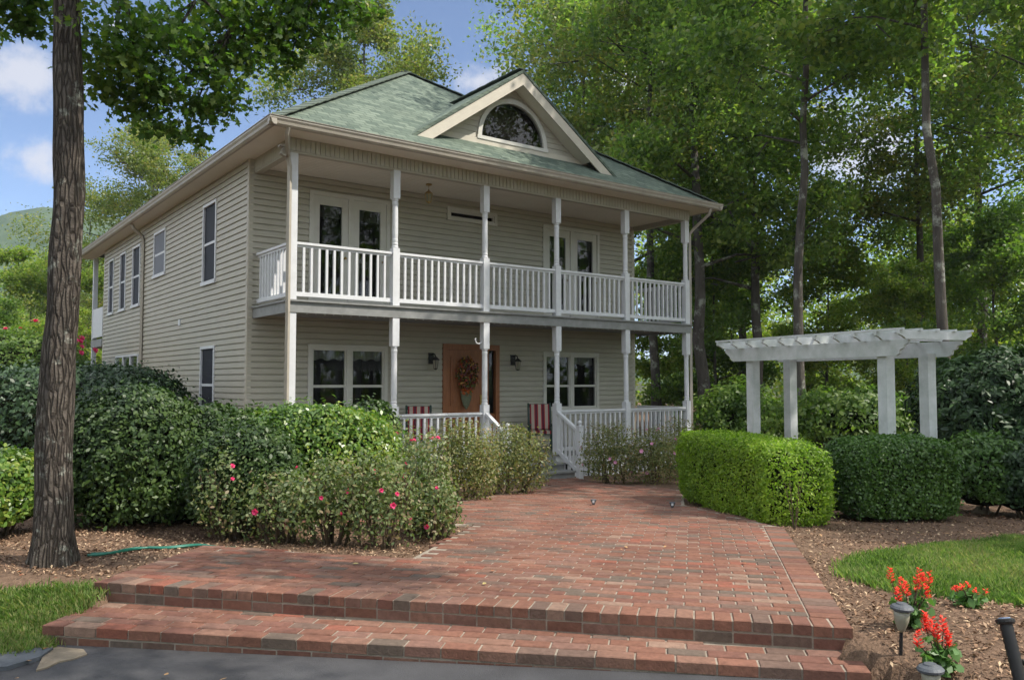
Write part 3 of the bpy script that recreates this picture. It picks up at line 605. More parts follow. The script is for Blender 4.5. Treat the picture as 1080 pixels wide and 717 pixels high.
def fwindow(x0, x1, z0, z1, kind, part='window'):
    """front-wall unit at y=WY; two sashes side by side or a door pair"""
    y = WY
    fm = MB(); t = .075
    fm.box(x0, x1, y-.045, y+.06, z1-t, z1); fm.box(x0, x1, y-.05, y+.06, z0, z0+t*.8)
    fm.box(x0, x0+t, y-.043, y+.06, z0+t*.8, z1-t); fm.box(x1-t, x1, y-.043, y+.06, z0+t*.8, z1-t); xm = (x0+x1)/2
    if kind != 'strip': fm.box(xm-.05, xm+.05, y-.041, y+.06, z0+t*.8, z1-t)
    fr = fm.build(part, M['wframe'], H)
    panes = [(x0+t, xm-.05), (xm+.05, x1-t)] if kind != 'strip' else [(x0+t, x1-t)]
    gm = MB()
    for a, b in panes:
        if kind == 'door':
            s = MB(); st = .13; zb = z0+t*.8
            s.box(a, a+st, y-.02, y+.03, zb, z1-t); s.box(b-st, b, y-.02, y+.03, zb, z1-t); s.box(a+st, b-st, y-.018, y+.03, z1-t-.17, z1-t); s.box(a+st, b-st, y-.018, y+.03, zb, zb+.24)
            s.build('door_leaf', M['wframe'], fr); a += st; b -= st; g0, g1 = zb+.24, z1-t-.17
            s = MB().lathe((b+.06, y-.05, z0+.98), [(.0, 0), (.03, .0), (.035, .02), (.0, .05)], 8); s.build('handle', M['brass'], fr)
        else:
            s = MB(); st = .035; zb = z0+t*.8; g0, g1 = zb+st, z1-t-st
            s.box(a, a+st, y-.02, y+.03, zb, z1-t); s.box(b-st, b, y-.02, y+.03, zb, z1-t); s.box(a+st, b-st, y-.018, y+.03, z1-t-st, z1-t); s.box(a+st, b-st, y-.018, y+.03, zb, zb+st)
            if kind == 'sash': zr = zb+(z1-t-zb)*.42; s.box(a+st, b-st, y-.016, y+.03, zr-.025, zr+.025)
            s.build('sash', M['wframe'], fr); a += st; b -= st
        gm.add([(a, y+.005, g0), (b, y+.005, g0), (b, y+.005, g1), (a, y+.005, g1)], [(0, 1, 2, 3)])
        if kind == 'sash':
            c = MB(); k = 14; top = []; bot = []
            for i in range(k+1):
                xx = a+(b-a)*i/k; wv = .012*math.sin(i*2.2); top.append((xx, y+.09+wv, g1+.03)); bot.append((xx, y+.09+wv, g1-.17-.02*math.sin(i*1.1)))
            c.add(top+bot, [(i, i+1, k+2+i, k+1+i) for i in range(k)]); c.build('valance', M['curtain'], fr)
        if kind == 'door':
            c = MB(); k = 12
            for i in range(k): c.box(a, b, y+.05, y+.056, g1-.035*(i+1)*.5, g1-.035*(i+1)*.5+.004)
            c.build('raised_blind', M['curtain'], fr)
    gm.build('pane', M['glass'], fr)
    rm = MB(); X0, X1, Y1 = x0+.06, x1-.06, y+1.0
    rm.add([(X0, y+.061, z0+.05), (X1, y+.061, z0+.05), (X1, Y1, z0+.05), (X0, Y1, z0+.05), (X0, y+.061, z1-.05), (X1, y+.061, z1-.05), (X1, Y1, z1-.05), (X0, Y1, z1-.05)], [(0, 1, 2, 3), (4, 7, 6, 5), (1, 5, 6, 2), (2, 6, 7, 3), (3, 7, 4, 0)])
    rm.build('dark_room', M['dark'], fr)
    return fr
for k, kd, nm in (('ulD', 'door', 'french_doors'), ('urD', 'door', 'french_doors'), ('small', 'strip', 'window'), ('llW', 'sash', 'window'), ('lrW', 'sash', 'window')):
    a, b, c, d = FO[k]; fwindow(a, b, c, d, kd, nm)
def lwindow(y0, y1, z0, z1, kind):
    x = WX0; t = .055; fm = MB()
    fm.box(x-.045, x+.06, y0, y1, z1-t, z1); fm.box(x-.065, x+.06, y0-.02, y1+.02, z0-.02, z0+t)
    fm.box(x-.043, x+.06, y0, y0+t, z0+t, z1-t); fm.box(x-.043, x+.06, y1-t, y1, z0+t, z1-t)
    ys = [y0+t, y1-t]
    if kind == 'triple':
        for i in (1, 2): yy = y0+(y1-y0)*i/3; fm.box(x-.041, x+.06, yy-.05, yy+.05, z0+t, z1-t)
    else: fm.box(x-.02, x+.05, y0+t, y1-t, (z0+z1)/2-.03, (z0+z1)/2+.02)
    fr = fm.build('window', M['white'], H)
    if kind == 'blind': MB().box(x-.018, x-.008, y0+t, y1-t, z0+t, z1-t).build('closed_blind', M['wireblind'], fr)
    g = MB(); g.add([(x-.005, y1-t, z0+t), (x-.005, y0+t, z0+t), (x-.005, y0+t, z1-t), (x-.005, y1-t, z1-t)], [(0, 1, 2, 3)]); g.build('pane', M['glass'] if kind == 'triple' else M['screen'], fr)
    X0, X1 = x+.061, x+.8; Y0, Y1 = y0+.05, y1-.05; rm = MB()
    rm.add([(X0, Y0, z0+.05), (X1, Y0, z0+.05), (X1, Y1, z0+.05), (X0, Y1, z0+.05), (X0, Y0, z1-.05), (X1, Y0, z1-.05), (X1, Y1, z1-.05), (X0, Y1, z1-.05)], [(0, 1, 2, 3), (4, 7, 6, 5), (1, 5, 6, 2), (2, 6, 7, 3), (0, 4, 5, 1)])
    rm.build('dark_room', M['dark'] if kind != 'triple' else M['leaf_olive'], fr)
for a in LW: lwindow(*a)
# entry door
fm = MB(); x0, x1, z0, z1 = FO['door']; y = WY
fm.box(x0, x1, y-.05, y+.06, z1-.12, z1); fm.box(x0, x0+.12, y-.048, y+.06, z0, z1-.12); fm.box(x1-.1, x1, y-.048, y+.06, z0, z1-.12); fm.box(4.92, 5.02, y-.046, y+.06, z0, z1-.12)
fr = fm.build('entry_door', M['wood'], H)
s = MB(); s.box(4.0, 4.92, y-.0, y+.05, z0, z1-.12)
for (a, b, c, d) in ((4.09, 4.42, .3, .95), (4.5, 4.83, .3, .95), (4.09, 4.42, 1.08, 2.1), (4.5, 4.83, 1.08, 2.1)):
    s.box(a, b, y-.014, y-.001, c, d); s.box(a+.05, b-.05, y-.026, y-.0145, c+.05, d-.05)
s.build('door_leaf', M['wood'], fr)
s = MB().box(5.02, 5.21, y, y+.05, z0, .8); s.box(5.02, 5.21, y-.002, y+.05, .8, .9); s.build('side_panel', M['wood'], fr)
s = MB(); s.add([(5.02, y+.03, .9), (5.21, y+.03, .9), (5.21, y+.03, z1-.12), (5.02, y+.03, z1-.12)], [(0, 1, 2, 3)]); s.build('pane', M['glass'], fr)
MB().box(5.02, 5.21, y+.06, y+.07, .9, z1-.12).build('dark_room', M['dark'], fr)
s = MB().lathe((4.84, y-.06, 1.08), [(0, -.02), (.03, -.015), (.036, .01), (.0, .035)], 10); s.box(4.81, 4.87, y-.035, y-.027, .98, 1.3); s.build('handle', M['brass'], fr)
# porch floor, deck, beams, ceilings
m = MB(); k = 0
x = CX[0]-.06
while x < CX[5]+.06: m.box(x+.002, min(x+.138, CX[5]+.065), -.09, WY, FLZ-.03, FLZ); x += .14
m.build('porch_floor', M['deck'], H)
m = MB().box(CX[0]-.06, CX[5]+.06, -.065, -.02, -.08, FLZ-.032); m.box(CX[0]-.06, CX[0]-.02, -.02, WY, -.08, FLZ-.032); m.box(CX[5]+.02, CX[5]+.06, -.02, WY, -.08, FLZ-.032); m.build('porch_fascia', M['white'], H)
m = MB()
for i in range(64): xx = CX[0]+i*.15; m.box(xx, xx+.09, -.03, -.01, -.5, -.081)
for i in range(11): yy = i*.15+.05; m.box(CX[0]-.01, CX[0]+.01, yy, yy+.09, -.5, -.081)
m.build('porch_skirting', M['white'], H)
MB().box(CX[0]+.05, CX[5]-.05, .05, .08, -.5, -.081).build('skirting_backing', M['dark'], H)  # dark sheet in place of the shade behind the slats
m = MB(); m.box(CX[0]-.075, CX[5]+.075, -.075, -.03, FB, DK-.03); m.box(CX[0]-.075, CX[0]-.03, -.03, WY-.02, FB, DK-.03); m.box(CX[5]+.03, CX[5]+.075, -.03, WY-.02, FB, DK-.03); m.build('deck_fascia', M['deck'], H)
m = MB(); m.box(CX[0]-.10, CX[5]+.10, -.11, WY-.02, DK-.03, DK); m.box(CX[0]-.03, CX[5]+.03, -.03, WY-.02, FB+.06, DK-.035); m.build('upper_deck', M['deck'], H)
m = MB()                                       # little hooks under the deck edge
for i in range(60): xx = .1+i*.157; m.box(xx, xx+.012, -.02, -.01, FB-.025+.01*random.random(), FB+.0)
m.box(.1, 9.4, -.0195, -.0105, FB-.004, FB-.001)
m.build('light_clips', M['white'], H)
# upper ceiling: grooved boards, frieze of vertical slats
m = MB(); yy = .07
while yy < WY-.03: m.box(CX[0]-.02, CX[5]+.02, yy, yy+.092, BB+.10, BB+.12); yy += .1
m.box(CX[0]-.02, CX[5]+.02, .06, WY-.02, BB+.121, BB+.14); m.build('porch_ceiling', M['ceil'], H)
m = MB()
def frz(m, p0, p1, z0, z1, nrm):
    p0 = Vector(p0); p1 = Vector(p1); Ln = (p1-p0).length; e = (p1-p0)/Ln; n = int(Ln/.085); w_ = Ln/n
    for i in range(n):
        A = p0+e*(i*w_+.004); B = p0+e*((i+1)*w_-.012)
        m.bar(A+Vector((0, 0, (z0+z1)/2)), B+Vector((0, 0, (z0+z1)/2)), .012, z1-z0)
frz(m, (CX[0]-.075, -.075, 0), (CX[5]+.075, -.075, 0), BB+.03, 5.56, 0); frz(m, (CX[0]-.075, -.075, 0), (CX[0]-.075, WY, 0), BB+.03, 5.56, 0); frz(m, (CX[5]+.075, -.075, 0), (CX[5]+.075, WY, 0), BB+.03, 5.56, 0)
frz(m, (CX[0]-.075, .055, 0), (CX[5]+.075, .055, 0), BB+.03, 5.41, 0); frz(m, (CX[5]-.075, 0.06, 0), (CX[5]-.075, WY, 0), BB+.03, 5.41, 0)
m.build('frieze_slats', M['siding'], H)
m = MB(); m.box(CX[0]-.068, CX[5]+.068, -.068, .048, BB, 5.555); m.box(CX[0]-.068, CX[0]+.048, .049, WY-.02, BB, 5.555); m.box(CX[5]-.048, CX[5]+.068, .049, WY-.02, BB, 5.555); m.build('porch_beam', M['siding'], H)
# columns
def column_mb(x, y, z0, z1, low):
    m = MB(); s = .066
    sq1 = z0+1.02; sq2 = z1-.50
    m.box(x-s, x+s, y-s, y+s, z0, sq1); m.box(x-s, x+s, y-s, y+s, sq2, z1)
    Ht = sq2-sq1
    prof = [(.056, 0), (.060, .01), (.060, .035), (.050, .05), (.056, .065), (.056, .085), (.050, .10), (.053, .13), (.053, .16), (.050, .17), (.054, .25), (.053, Ht*.6), (.050, Ht-.12), (.055, Ht-.10), (.055, Ht-.07), (.050, Ht-.05), (.058, Ht-.03), (.058, Ht)]
    m.lathe((x, y, sq1), prof, 12)
    return m
for i, x in enumerate(CX):
    if i in (0,):
        MB().box(x-.062, x+.062, -.062, .062, DK, BB).build('porch_column', M['white'], H); MB().box(x-.062, x+.062, -.062, .062, FLZ, FB).build('porch_column', M['white'], H)
    else:
        column_mb(x, 0, DK, BB, False).build('porch_column', M['white'], H, True); column_mb(x, 0, FLZ, FB, True).build('porch_column', M['white'], H, True)
for o in H.children:
    if o.name.startswith('porch_column'):
        me = o.data; me.polygons.foreach_set('use_smooth', [False]*len(me.polygons))
def railing(p0, p1, zb, zt, sp=.135, skipend=.066):
    p0 = Vector(p0); p1 = Vector(p1); d = (p1-p0); Ln = d.length; e = d/Ln; A = p0+e*skipend; B = p1-e*skipend
    m = MB(); m.bar(A+Vector((0, 0, zt-.02)), B+Vector((0, 0, zt-.02)), .085, .04); m.bar(A+Vector((0, 0, zt-.06)), B+Vector((0, 0, zt-.06)), .035, .04); m.bar(A+Vector((0, 0, zb+.10)), B+Vector((0, 0, zb+.10)), .05, .07)
    r = m.build('railing', M['white'], H)
    n = max(2, round((B-A).length/sp)); b = MB()
    for i in range(1, n):
        q = A+(B-A)*i/n; b.box(q.x-.019, q.x+.019, q.y-.019, q.y+.019, zb+.134, zt-.079)
    b.build('balusters', M['white'], r); return r
for i in range(5): railing((CX[i], 0, 0), (CX[i+1], 0, 0), DK, 3.85)
railing((0, 0, 0), (0, WY, 0), DK, 3.85); railing((CX[5], 0, 0), (CX[5], WY, 0), DK, 3.85)
for i in (0, 1, 3, 4): railing((CX[i], 0, 0), (CX[i+1], 0, 0), FLZ, 1.0)
railing((0, 0, 0), (0, WY, 0), FLZ, 1.0); railing((CX[5], 0, 0), (CX[5], WY, 0), FLZ, 1.0)
# steps with sloping hand rails
NX = (3.82, 5.56)
m = MB(); ny = -.68
for i, (ya, yb, zt) in enumerate(((-.38, -.07, FLZ-.13), (-.68, -.38, FLZ-.26))):
    m.box(NX[0]+.07, NX[1]-.07, ya-.02, yb, zt-.035, zt)
m.build('step_treads', M['deck'], H)
m = MB()
for ya, zt in ((-.37, FLZ-.165), (-.67, FLZ-.295)): m.box(NX[0]+.08, NX[1]-.08, ya, ya+.02, zt-.18, zt)
m.box(NX[0]+.08, NX[1]-.08, -.095, -.067, -.1, FLZ-.035)
m.build('step_risers', M['deck'], H)
for nx in NX:
    m = MB(); zb = -.32; m.box(nx-.05, nx+.05, ny-.10, ny, zb, .70); m.box(nx-.06, nx+.06, ny-.11, ny+.01, .70, .725); m.lathe((nx, ny-.05, .725), [(.02, 0), (.02, .015), (.04, .035), (.045, .06), (.035, .09), (.0, .105)], 10); m.build('newel_post', M['white'], H)
    m = MB(); m.bar((nx, -.066, .97), (nx, ny, .62), .075, .05); m.bar((nx, -.066, .20), (nx, ny, -.16), .045, .08)
    for i in range(1, 5):
        t = i/5; yy = -.066+(ny+.066)*t; za = .20-.36*t; zc = .97-.35*t; m.box(nx-.018, nx+.018, yy-.018, yy+.018, za+.03, zc-.02)
    m.build('step_railing', M['white'], H)
# roof
OV = .516; EX0, EX1, EY0, EY1 = -OV, CX[5]+OV, -OV, 16.6
PXm = (EX0+EX1)/2; RUN = (EX1-EX0)/2; SL = .668; PZ = EV+.02+RUN*SL
P_f = Vector((PXm, EY0+RUN, PZ)); P_b = Vector((PXm, EY1-RUN, PZ)); z = EV+.02
c = [Vector((EX0, EY0, z)), Vector((EX1, EY0, z)), Vector((EX1, EY1, z)), Vector((EX0, EY1, z))]
m = MB(); vs = c+[P_f, P_b]; vs2 = [v-Vector((0, 0, .06)) for v in vs]
m.add(vs+vs2, [(0, 1, 4), (1, 2, 5, 4), (2, 3, 5), (3, 0, 4, 5), (6, 10, 7), (7, 10, 11, 8), (8, 11, 9), (9, 11, 10, 6), (0, 6, 7, 1), (1, 7, 8, 2), (2, 8, 9, 3), (3, 9, 6, 0)])
def shingle():
    m = bpy.data.materials.new('green_shingles'); m.use_nodes = True; nt = m.node_tree; b = nt.nodes['Principled BSDF']; b.inputs['Roughness'].default_value = .95; b.inputs['Specular IOR Level'].default_value = .15
    tc = nt.nodes.new('ShaderNodeTexCoord'); g = nt.nodes.new('ShaderNodeNewGeometry'); sx = nt.nodes.new('ShaderNodeSeparateXYZ'); nt.links.new(tc.outputs['Object'], sx.inputs[0])
    sn = nt.nodes.new('ShaderNodeSeparateXYZ'); nt.links.new(g.outputs['Normal'], sn.inputs[0])
    ab = nt.nodes.new('ShaderNodeMath'); ab.operation = 'ABSOLUTE'; nt.links.new(sn.outputs[0], ab.inputs[0])
    gt = nt.nodes.new('ShaderNodeMath'); gt.operation = 'GREATER_THAN'; gt.inputs[1].default_value = .3; nt.links.new(ab.outputs[0], gt.inputs[0])
    mx = nt.nodes.new('ShaderNodeMix'); nt.links.new(gt.outputs[0], mx.inputs['Factor']); nt.links.new(sx.outputs[0], mx.inputs['A']); nt.links.new(sx.outputs[1], mx.inputs['B'])
    zz = nt.nodes.new('ShaderNodeMath'); zz.operation = 'MULTIPLY'; zz.inputs[1].default_value = 1.8; nt.links.new(sx.outputs[2], zz.inputs[0])
    cx = nt.nodes.new('ShaderNodeCombineXYZ'); nt.links.new(mx.outputs['Result'], cx.inputs[0]); nt.links.new(zz.outputs[0], cx.inputs[1])
    bt = nt.nodes.new('ShaderNodeTexBrick'); bt.inputs['Scale'].default_value = 1; bt.inputs['Brick Width'].default_value = .23; bt.inputs['Row Height'].default_value = .15; bt.inputs['Mortar Size'].default_value = .008; bt.inputs['Bias'].default_value = 0
    bt.inputs['Color1'].default_value = (.078, .104, .084, 1); bt.inputs['Color2'].default_value = (.145, .178, .14, 1); bt.inputs['Mortar'].default_value = (.06, .078, .066, 1); bt.offset_frequency = 2; bt.offset = .37
    nt.links.new(cx.outputs[0], bt.inputs[0])
    n = nt.nodes.new('ShaderNodeTexNoise'); n.inputs['Scale'].default_value = 1.3; n.inputs['Detail'].default_value = 8; nt.links.new(tc.outputs['Object'], n.inputs['Vector'])
    mr = nt.nodes.new('ShaderNodeMapRange'); mr.inputs['From Min'].default_value = .3; mr.inputs['From Max'].default_value = .7; mr.inputs['To Min'].default_value = .92; mr.inputs['To Max'].default_value = 1.08; nt.links.new(n.outputs[0], mr.inputs['Value'])
    sc = nt.nodes.new('ShaderNodeVectorMath'); sc.operation = 'SCALE'; nt.links.new(bt.outputs[0], sc.inputs[0]); nt.links.new(mr.outputs[0], sc.inputs['Scale']); nt.links.new(sc.outputs[0], b.inputs['Base Color'])
    bp = nt.nodes.new('ShaderNodeBump'); bp.inputs['Distance'].default_value = .02; bp.inputs['Strength'].default_value = .8; bp.invert = True; nt.links.new(bt.outputs['Fac'], bp.inputs['Height']); nt.links.new(bp.outputs[0], b.inputs['Normal'])
    return m
M['shingle'] = shingle(); M['ridge'] = mat('ridge_cap_shingles', (.12, .145, .12), .95, .1, noise=.25, nscale=6)
roof = m.build('roof', M['shingle'], H)
m = MB()
for A, B in ((c[0], P_f), (c[1], P_f), (P_f, P_b), (c[3], P_b), (c[2], P_b)):
    n = int((B-A).length/.2)
    for i in range(n):
        p = A+(B-A)*i/n; q_ = A+(B-A)*(i+1.15)/n; lift = Vector((0, 0, .012+.008*(i % 2))); m.bar(p+lift, q_+lift, .26, .018)
m.build('ridge_cap', M['ridge'], roof)
# soffit and gutters
m = MB(); zs = 5.54
m.box(EX0, EX1, EY0+.0, -.083, zs, zs+.015); m.box(EX0, -.083, -.083, EY1, zs, zs+.015); m.box(CX[5]+.083, EX1, -.083, EY1, zs, zs+.015)
s2 = m.build('soffit', M['ceil'], roof)
def gutter(p0, p1, name='gutter'):
    m = MB(); p0 = Vector(p0); p1 = Vector(p1)
    e = (p1-p0).normalized(); o = Vector((e.y, -e.x, 0)); prof = [(0, 5.53), (.045, 5.53), (.075, 5.56), (.085, 5.60), (.105, 5.635), (.105, 5.665), (.118, 5.668), (.118, 5.675), (.095, 5.675), (.09, 5.62), (0, 5.62), (0, 5.53)]
    n = len(prof); vs = [Vector((p.x, p.y, 0))+o*a+Vector((0, 0, z)) for p in (p0-e*.0, p1+e*.0) for a, z in prof]
    m.add(vs, [(i, n+i, n+i+1, i+1) for i in range(n-1)]+[tuple(range(n)), tuple(range(n, 2*n))[::-1]]); return m.build(name, M['gutter'], roof)
gutter((EX0-.11, EY0, 0), (EX1+.11, EY0, 0)); gutter((EX0, EY1, 0), (EX0, EY0-.11, 0)); gutter((EX1, EY0-.11, 0), (EX1, EY1, 0))
m = MB(); m.box(EX0+.002, EX1-.002, EY0+.004, EY0+.02, 5.556, EV+.01); m.box(EX0+.004, EX0+.02, EY0+.021, EY1, 5.556, EV+.01); m.box(EX1-.02, EX1-.004, EY0+.021, EY1, 5.556, EV+.01); m.build('fascia', M['gutter'], roof)
# front gable
gy0, gyw = .02, .36; GX = PXm; GH = 7.76; gs = .70; rz_ = lambda y: EV+.02+(y-EY0)*SL
def gable_half(sgn):
    """roof slab of the gable, meeting the main roof along a valley"""
    vs = []; 
    half_f = (GH-rz_(gy0))/gs; yb = EY0+(GH-EV-.02)/SL
    a = Vector((GX, gy0-.04, GH)); b = Vector((GX+sgn*(half_f+.10), gy0-.04, GH-gs*(half_f+.10))); v = Vector((GX, yb, GH))
    e_ = Vector((GX+sgn*half_f, gy0+.05, rz_(gy0+.05)))
    return a, b, e_, v
m = MB()
for sgn in (-1, 1):
    a, b, e_, v = gable_half(sgn); u = Vector((0, 0, .035)); dn = Vector((0, 0, -.03))
    m.add([a+u, b+u, e_+u, v+u, a+dn, b+dn, e_+dn, v+dn], [(0, 1, 2, 3), (4, 7, 6, 5), (0, 4, 5, 1), (1, 5, 6, 2), (2, 6, 7, 3)])
gb = m.build('gable_roof', M['shingle'], H)
m = MB(); yb = EY0+(GH-EV-.02)/SL
n = 14
for i in range(n):
    p = Vector((GX, gy0-.04+(yb-gy0)*i/n, GH+.045+.006*(i % 2))); q_ = Vector((GX, gy0-.04+(yb-gy0)*(i+1.1)/n, GH+.045+.006*(i % 2))); m.bar(p, q_, .22, .016)
m.build('ridge_cap', M['ridge'], gb)
hw = (GH-.03-rz_(gyw))/gs
def wallrow_gable():
    m = MB(); z = rz_(gyw)-.02; lap = .108
    cxw, zw, R_ = GX, 6.40, .83
    while z < GH-.15:
        zt = min(z+lap, GH-.15); K = 3
        for j in range(K):
            za, zb = z+(zt-z)*j/K, z+(zt-z)*(j+1)/K; wa = (GH-.04-za)/gs; wb = (GH-.04-zb)/gs; zm = (za+zb)/2
            ya = gyw-.013*(1-(za-z)/lap); yb_ = gyw-.013*(1-(zb-z)/lap)
            hh = 0
            if zw-.05 < zm < zw+R_-.03: hh = math.sqrt(max(R_**2-(max(zm-zw, 0))**2, 0))-.02
            if hh > 0:
                for s_ in (-1, 1):
                    q_ = [(GX+s_*hh, ya, za), (GX+s_*wa, ya, za), (GX+s_*wb, yb_, zb), (GX+s_*hh, yb_, zb)]; m.add(q_, [(0, 1, 2, 3)])
                    if j == 0: m.add([(GX+s_*hh, gyw, za), (GX+s_*wa, gyw, za), (GX+s_*wa, ya, za), (GX+s_*hh, ya, za)], [(0, 1, 2, 3)])
            else:
                m.add([(GX-wa, ya, za), (GX+wa, ya, za), (GX+wb, yb_, zb), (GX-wb, yb_, zb)], [(0, 1, 2, 3)])
                if j == 0: m.add([(GX-wa, gyw, za), (GX+wa, gyw, za), (GX+wa, ya, za), (GX-wa, ya, za)], [(0, 1, 2, 3)])
        z = zt
    return m
wallrow_gable().build('gable_wall', M['siding'], H)
m = MB()
for sgn in (-1, 1):
    a, b, e_, v = gable_half(sgn); d = (b-a).normalized(); nn_ = Vector((0, 0, -1)); nn_ = (nn_-d*nn_.dot(d)).normalized()
    A = a+nn_*.03; B = b+nn_*.03; Ax = Vector((GX, A.y, A.z-.0)); t = .20
    # rake board with plumb cut at the peak and level cut below
    top = [Vector((GX, gy0-.025, GH-.04)), Vector((GX+sgn*(abs(b.x-GX)-.01), gy0-.025, GH-.04-gs*(abs(b.x-GX)-.01)))]
    bot = [Vector((GX, gy0-.025, GH-.04-.235)), Vector((GX+sgn*(abs(b.x-GX)-.27), gy0-.025, GH-.04-.235-gs*(abs(b.x-GX)-.27)))]
    q4 = [top[0], top[1], bot[1], bot[0]]; q4b = [p+Vector((0, .03, 0)) for p in q4]
    m.add(q4+q4b, [(0, 1, 2, 3), (7, 6, 5, 4), (0, 4, 5, 1), (1, 5, 6, 2), (2, 6, 7, 3)])
m.build('rake_board', M['trim'], gb)
m = MB()
for sgn in (-1, 1):                            # slatted rake soffit
    hb = (GH-.2-rz_(gyw))/gs; n = 26
    for i in range(n):
        x0_ = i*hb/n; x1_ = (i+.86)*hb/n; m.add([Vector((GX+sgn*xx, yy, GH-.235-gs*xx)) for xx, yy in ((x0_, gy0+.006), (x1_, gy0+.006), (x1_, gyw), (x0_, gyw))], [(0, 1, 2, 3)])
    m.add([Vector((GX+sgn*xx, yy, GH-.225-gs*xx)) for xx, yy in ((0, gy0+.006), (hb, gy0+.006), (hb, gyw+.05), (0, gyw+.05))], [(0, 1, 2, 3)])
m.build('rake_soffit', M['ceil'], gb)
# half-round window
def arc(R_, n=28): return [(GX+R_*math.cos(PI*i/n), 6.40+R_*math.sin(PI*i/n)) for i in range(n+1)]
m = MB(); o_, i_ = arc(.87), arc(.78); n = len(o_)
vs = [(x, gyw-.05, z) for x, z in o_]+[(x, gyw-.05, z) for x, z in i_]+[(x, gyw+.05, z) for x, z in o_]+[(x, gyw+.05, z) for x, z in i_]
m.add(vs, [(k, k+1, n+k+1, n+k) for k in range(n-1)]+[(k, 2*n+k, 2*n+k+1, k+1) for k in range(n-1)]+[(n+k, n+k+1, 3*n+k+1, 3*n+k) for k in range(n-1)])
m.box(GX-.89, GX+.89, gyw-.06, gyw+.05, 6.33, 6.40)
fr = m.build('arched_window', M['wframe'], H)
m = MB(); g_ = arc(.78); m.add([(x, gyw+.0, z) for x, z in g_], [tuple(range(len(g_)))]); m.build('pane', M['glass'], fr)
m = MB(); m.add([(GX-.78, gyw+.3, 6.3), (GX+.78, gyw+.3, 6.3), (GX+.78, gyw+.3, 7.2), (GX-.78, gyw+.3, 7.2)], [(0, 1, 2, 3)])
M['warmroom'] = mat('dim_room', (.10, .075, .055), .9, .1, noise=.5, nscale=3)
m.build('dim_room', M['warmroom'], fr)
m = MB().box(GX-hw+.12, GX+hw-.12, gyw-.045, gyw-.02, rz_(gyw)-.035, rz_(gyw)+.075); m.build('apron_board', M['trim'], H)
# downspouts
def spout(pts, r=.038):
    m = MB(); m.tube(pts, r, 4); return m.build('downspout', M['gutter'], H)
spout([(-.3, -.55, 5.54), (-.3, -.50, 5.45), (-.14, -.13, 5.20), (-.10, -.105, 5.05), (-.10, -.105, 4.3), (-.10, -.105, -.2)])
spout([(9.75, -.55, 5.54), (9.75, -.5, 5.42), (9.66, -.10, 5.12), (9.62, -.02, 5.0), (9.62, -.02, 4.2), (9.62, -.02, -.2)], .042)
spout([(-.5, 9.32, 5.54), (-.45, 9.32, 5.42), (-.24, 9.32, 5.25), (-.21, 9.32, 5.1), (-.21, 9.32, 4.), (-.21, 9.32, -.3)], .045)
MB().box(-.20, -.165, 5.85, 5.98, 2.8, 2.93).build('wall_vent', M['white'], H)
m = MB().box(-.3, -.18, -.2, -.1, 5.33, 5.36); m.cbox((-.22, -.15, 5.25), .09, .09, .12, Matrix.Rotation(.4, 3, 'Y')); m.box(-.19, -.1, -.12, -.09, 5.25, 5.33); m.build('flood_light', M['gutter'], H)
# rear porch seen past the left wall
m = MB()
for z0_, z1_ in ((-.3, 2.65), (2.9, 5.5)): m.box(-.2, -.07, 16.0, 16.13, z0_, z1_)
m.build('rear_porch_post', M['white'], H)
m = MB().box(-.2, 9.6, WYB+.02, 16.2, 2.65, 2.88); m.build('rear_deck', M['deck'], H)
m = MB().box(-.19, -.15, WYB+.03, 16.0, 2.95, 3.85); m.build('rear_railing_panel', M['white'], H)

# ------------------------------------------------------------------ things on and in the porch
def sconce(x, lab):
    o = thing('wall_lantern', lab, 'lantern', (x, WY-.015, 2.05), 0, 'lanterns beside the front door')
    m = MB().box(-.06, .06, -.03, 0, -.11, .11); m.tube([(0, -.02, .06), (0, -.10, .10), (0, -.17, .07), (0, -.19, .0)], .014, 6); m.build('bracket', M['black'], o)
    m = MB().lathe((0, -.19, -.06), [(.02, .09), (.03, .08), (.085, .03), (.09, .02), (.02, .02)], 8); m.build('lamp_cap', M['black'], o)
    m = MB().lathe((0, -.19, -.21), [(.04, 0), (.065, .165)], 6); m.build('lamp_glass', M['lampglass'], o)
    m = MB()
    for k in range(6):
        t = 2*PI*k/6; m.tube([(.042*math.cos(t), -.19+.042*math.sin(t), -.21), (.067*math.cos(t), -.19+.067*math.sin(t), -.04)], .005, 4)
    m.lathe((0, -.19, -.235), [(.0, 0), (.045, .02), (.045, .028)], 6); m.build('cage', M['black'], o)
sconce(3.6, 'black wall lantern on the siding to the left of the wooden front door')
sconce(5.68, 'black wall lantern on the siding to the right of the wooden front door')
o = thing('hanging_lantern', 'small brass lantern hanging from the upper porch ceiling', 'lantern', (3.05, .8, 5.40))
MB().lathe((0, 0, -.03), [(.06, 0), (.06, .02), (.01, .03)], 10).tube([(0, 0, -.02), (0, 0, -.12)], .006, 5).build('ceiling_mount', M['brass'], o)
m = MB().lathe((0, 0, -.2), [(.085, 0), (.06, .035), (.02, .06), (.012, .09)], 8); m.lathe((0, 0, -.36), [(.0, -.03), (.015, -.02), (.04, 0), (.05, .01)], 8)
for k in range(6):
    t = 2*PI*k/6; m.tube([(.048*math.cos(t), .048*math.sin(t), -.355), (.08*math.cos(t), .08*math.sin(t), -.2)], .006, 4)
m.build('cage', M['brass'], o); MB().lathe((0, 0, -.35), [(.04, 0), (.07, .15)], 6).build('lamp_glass', M['lampglass'], o)
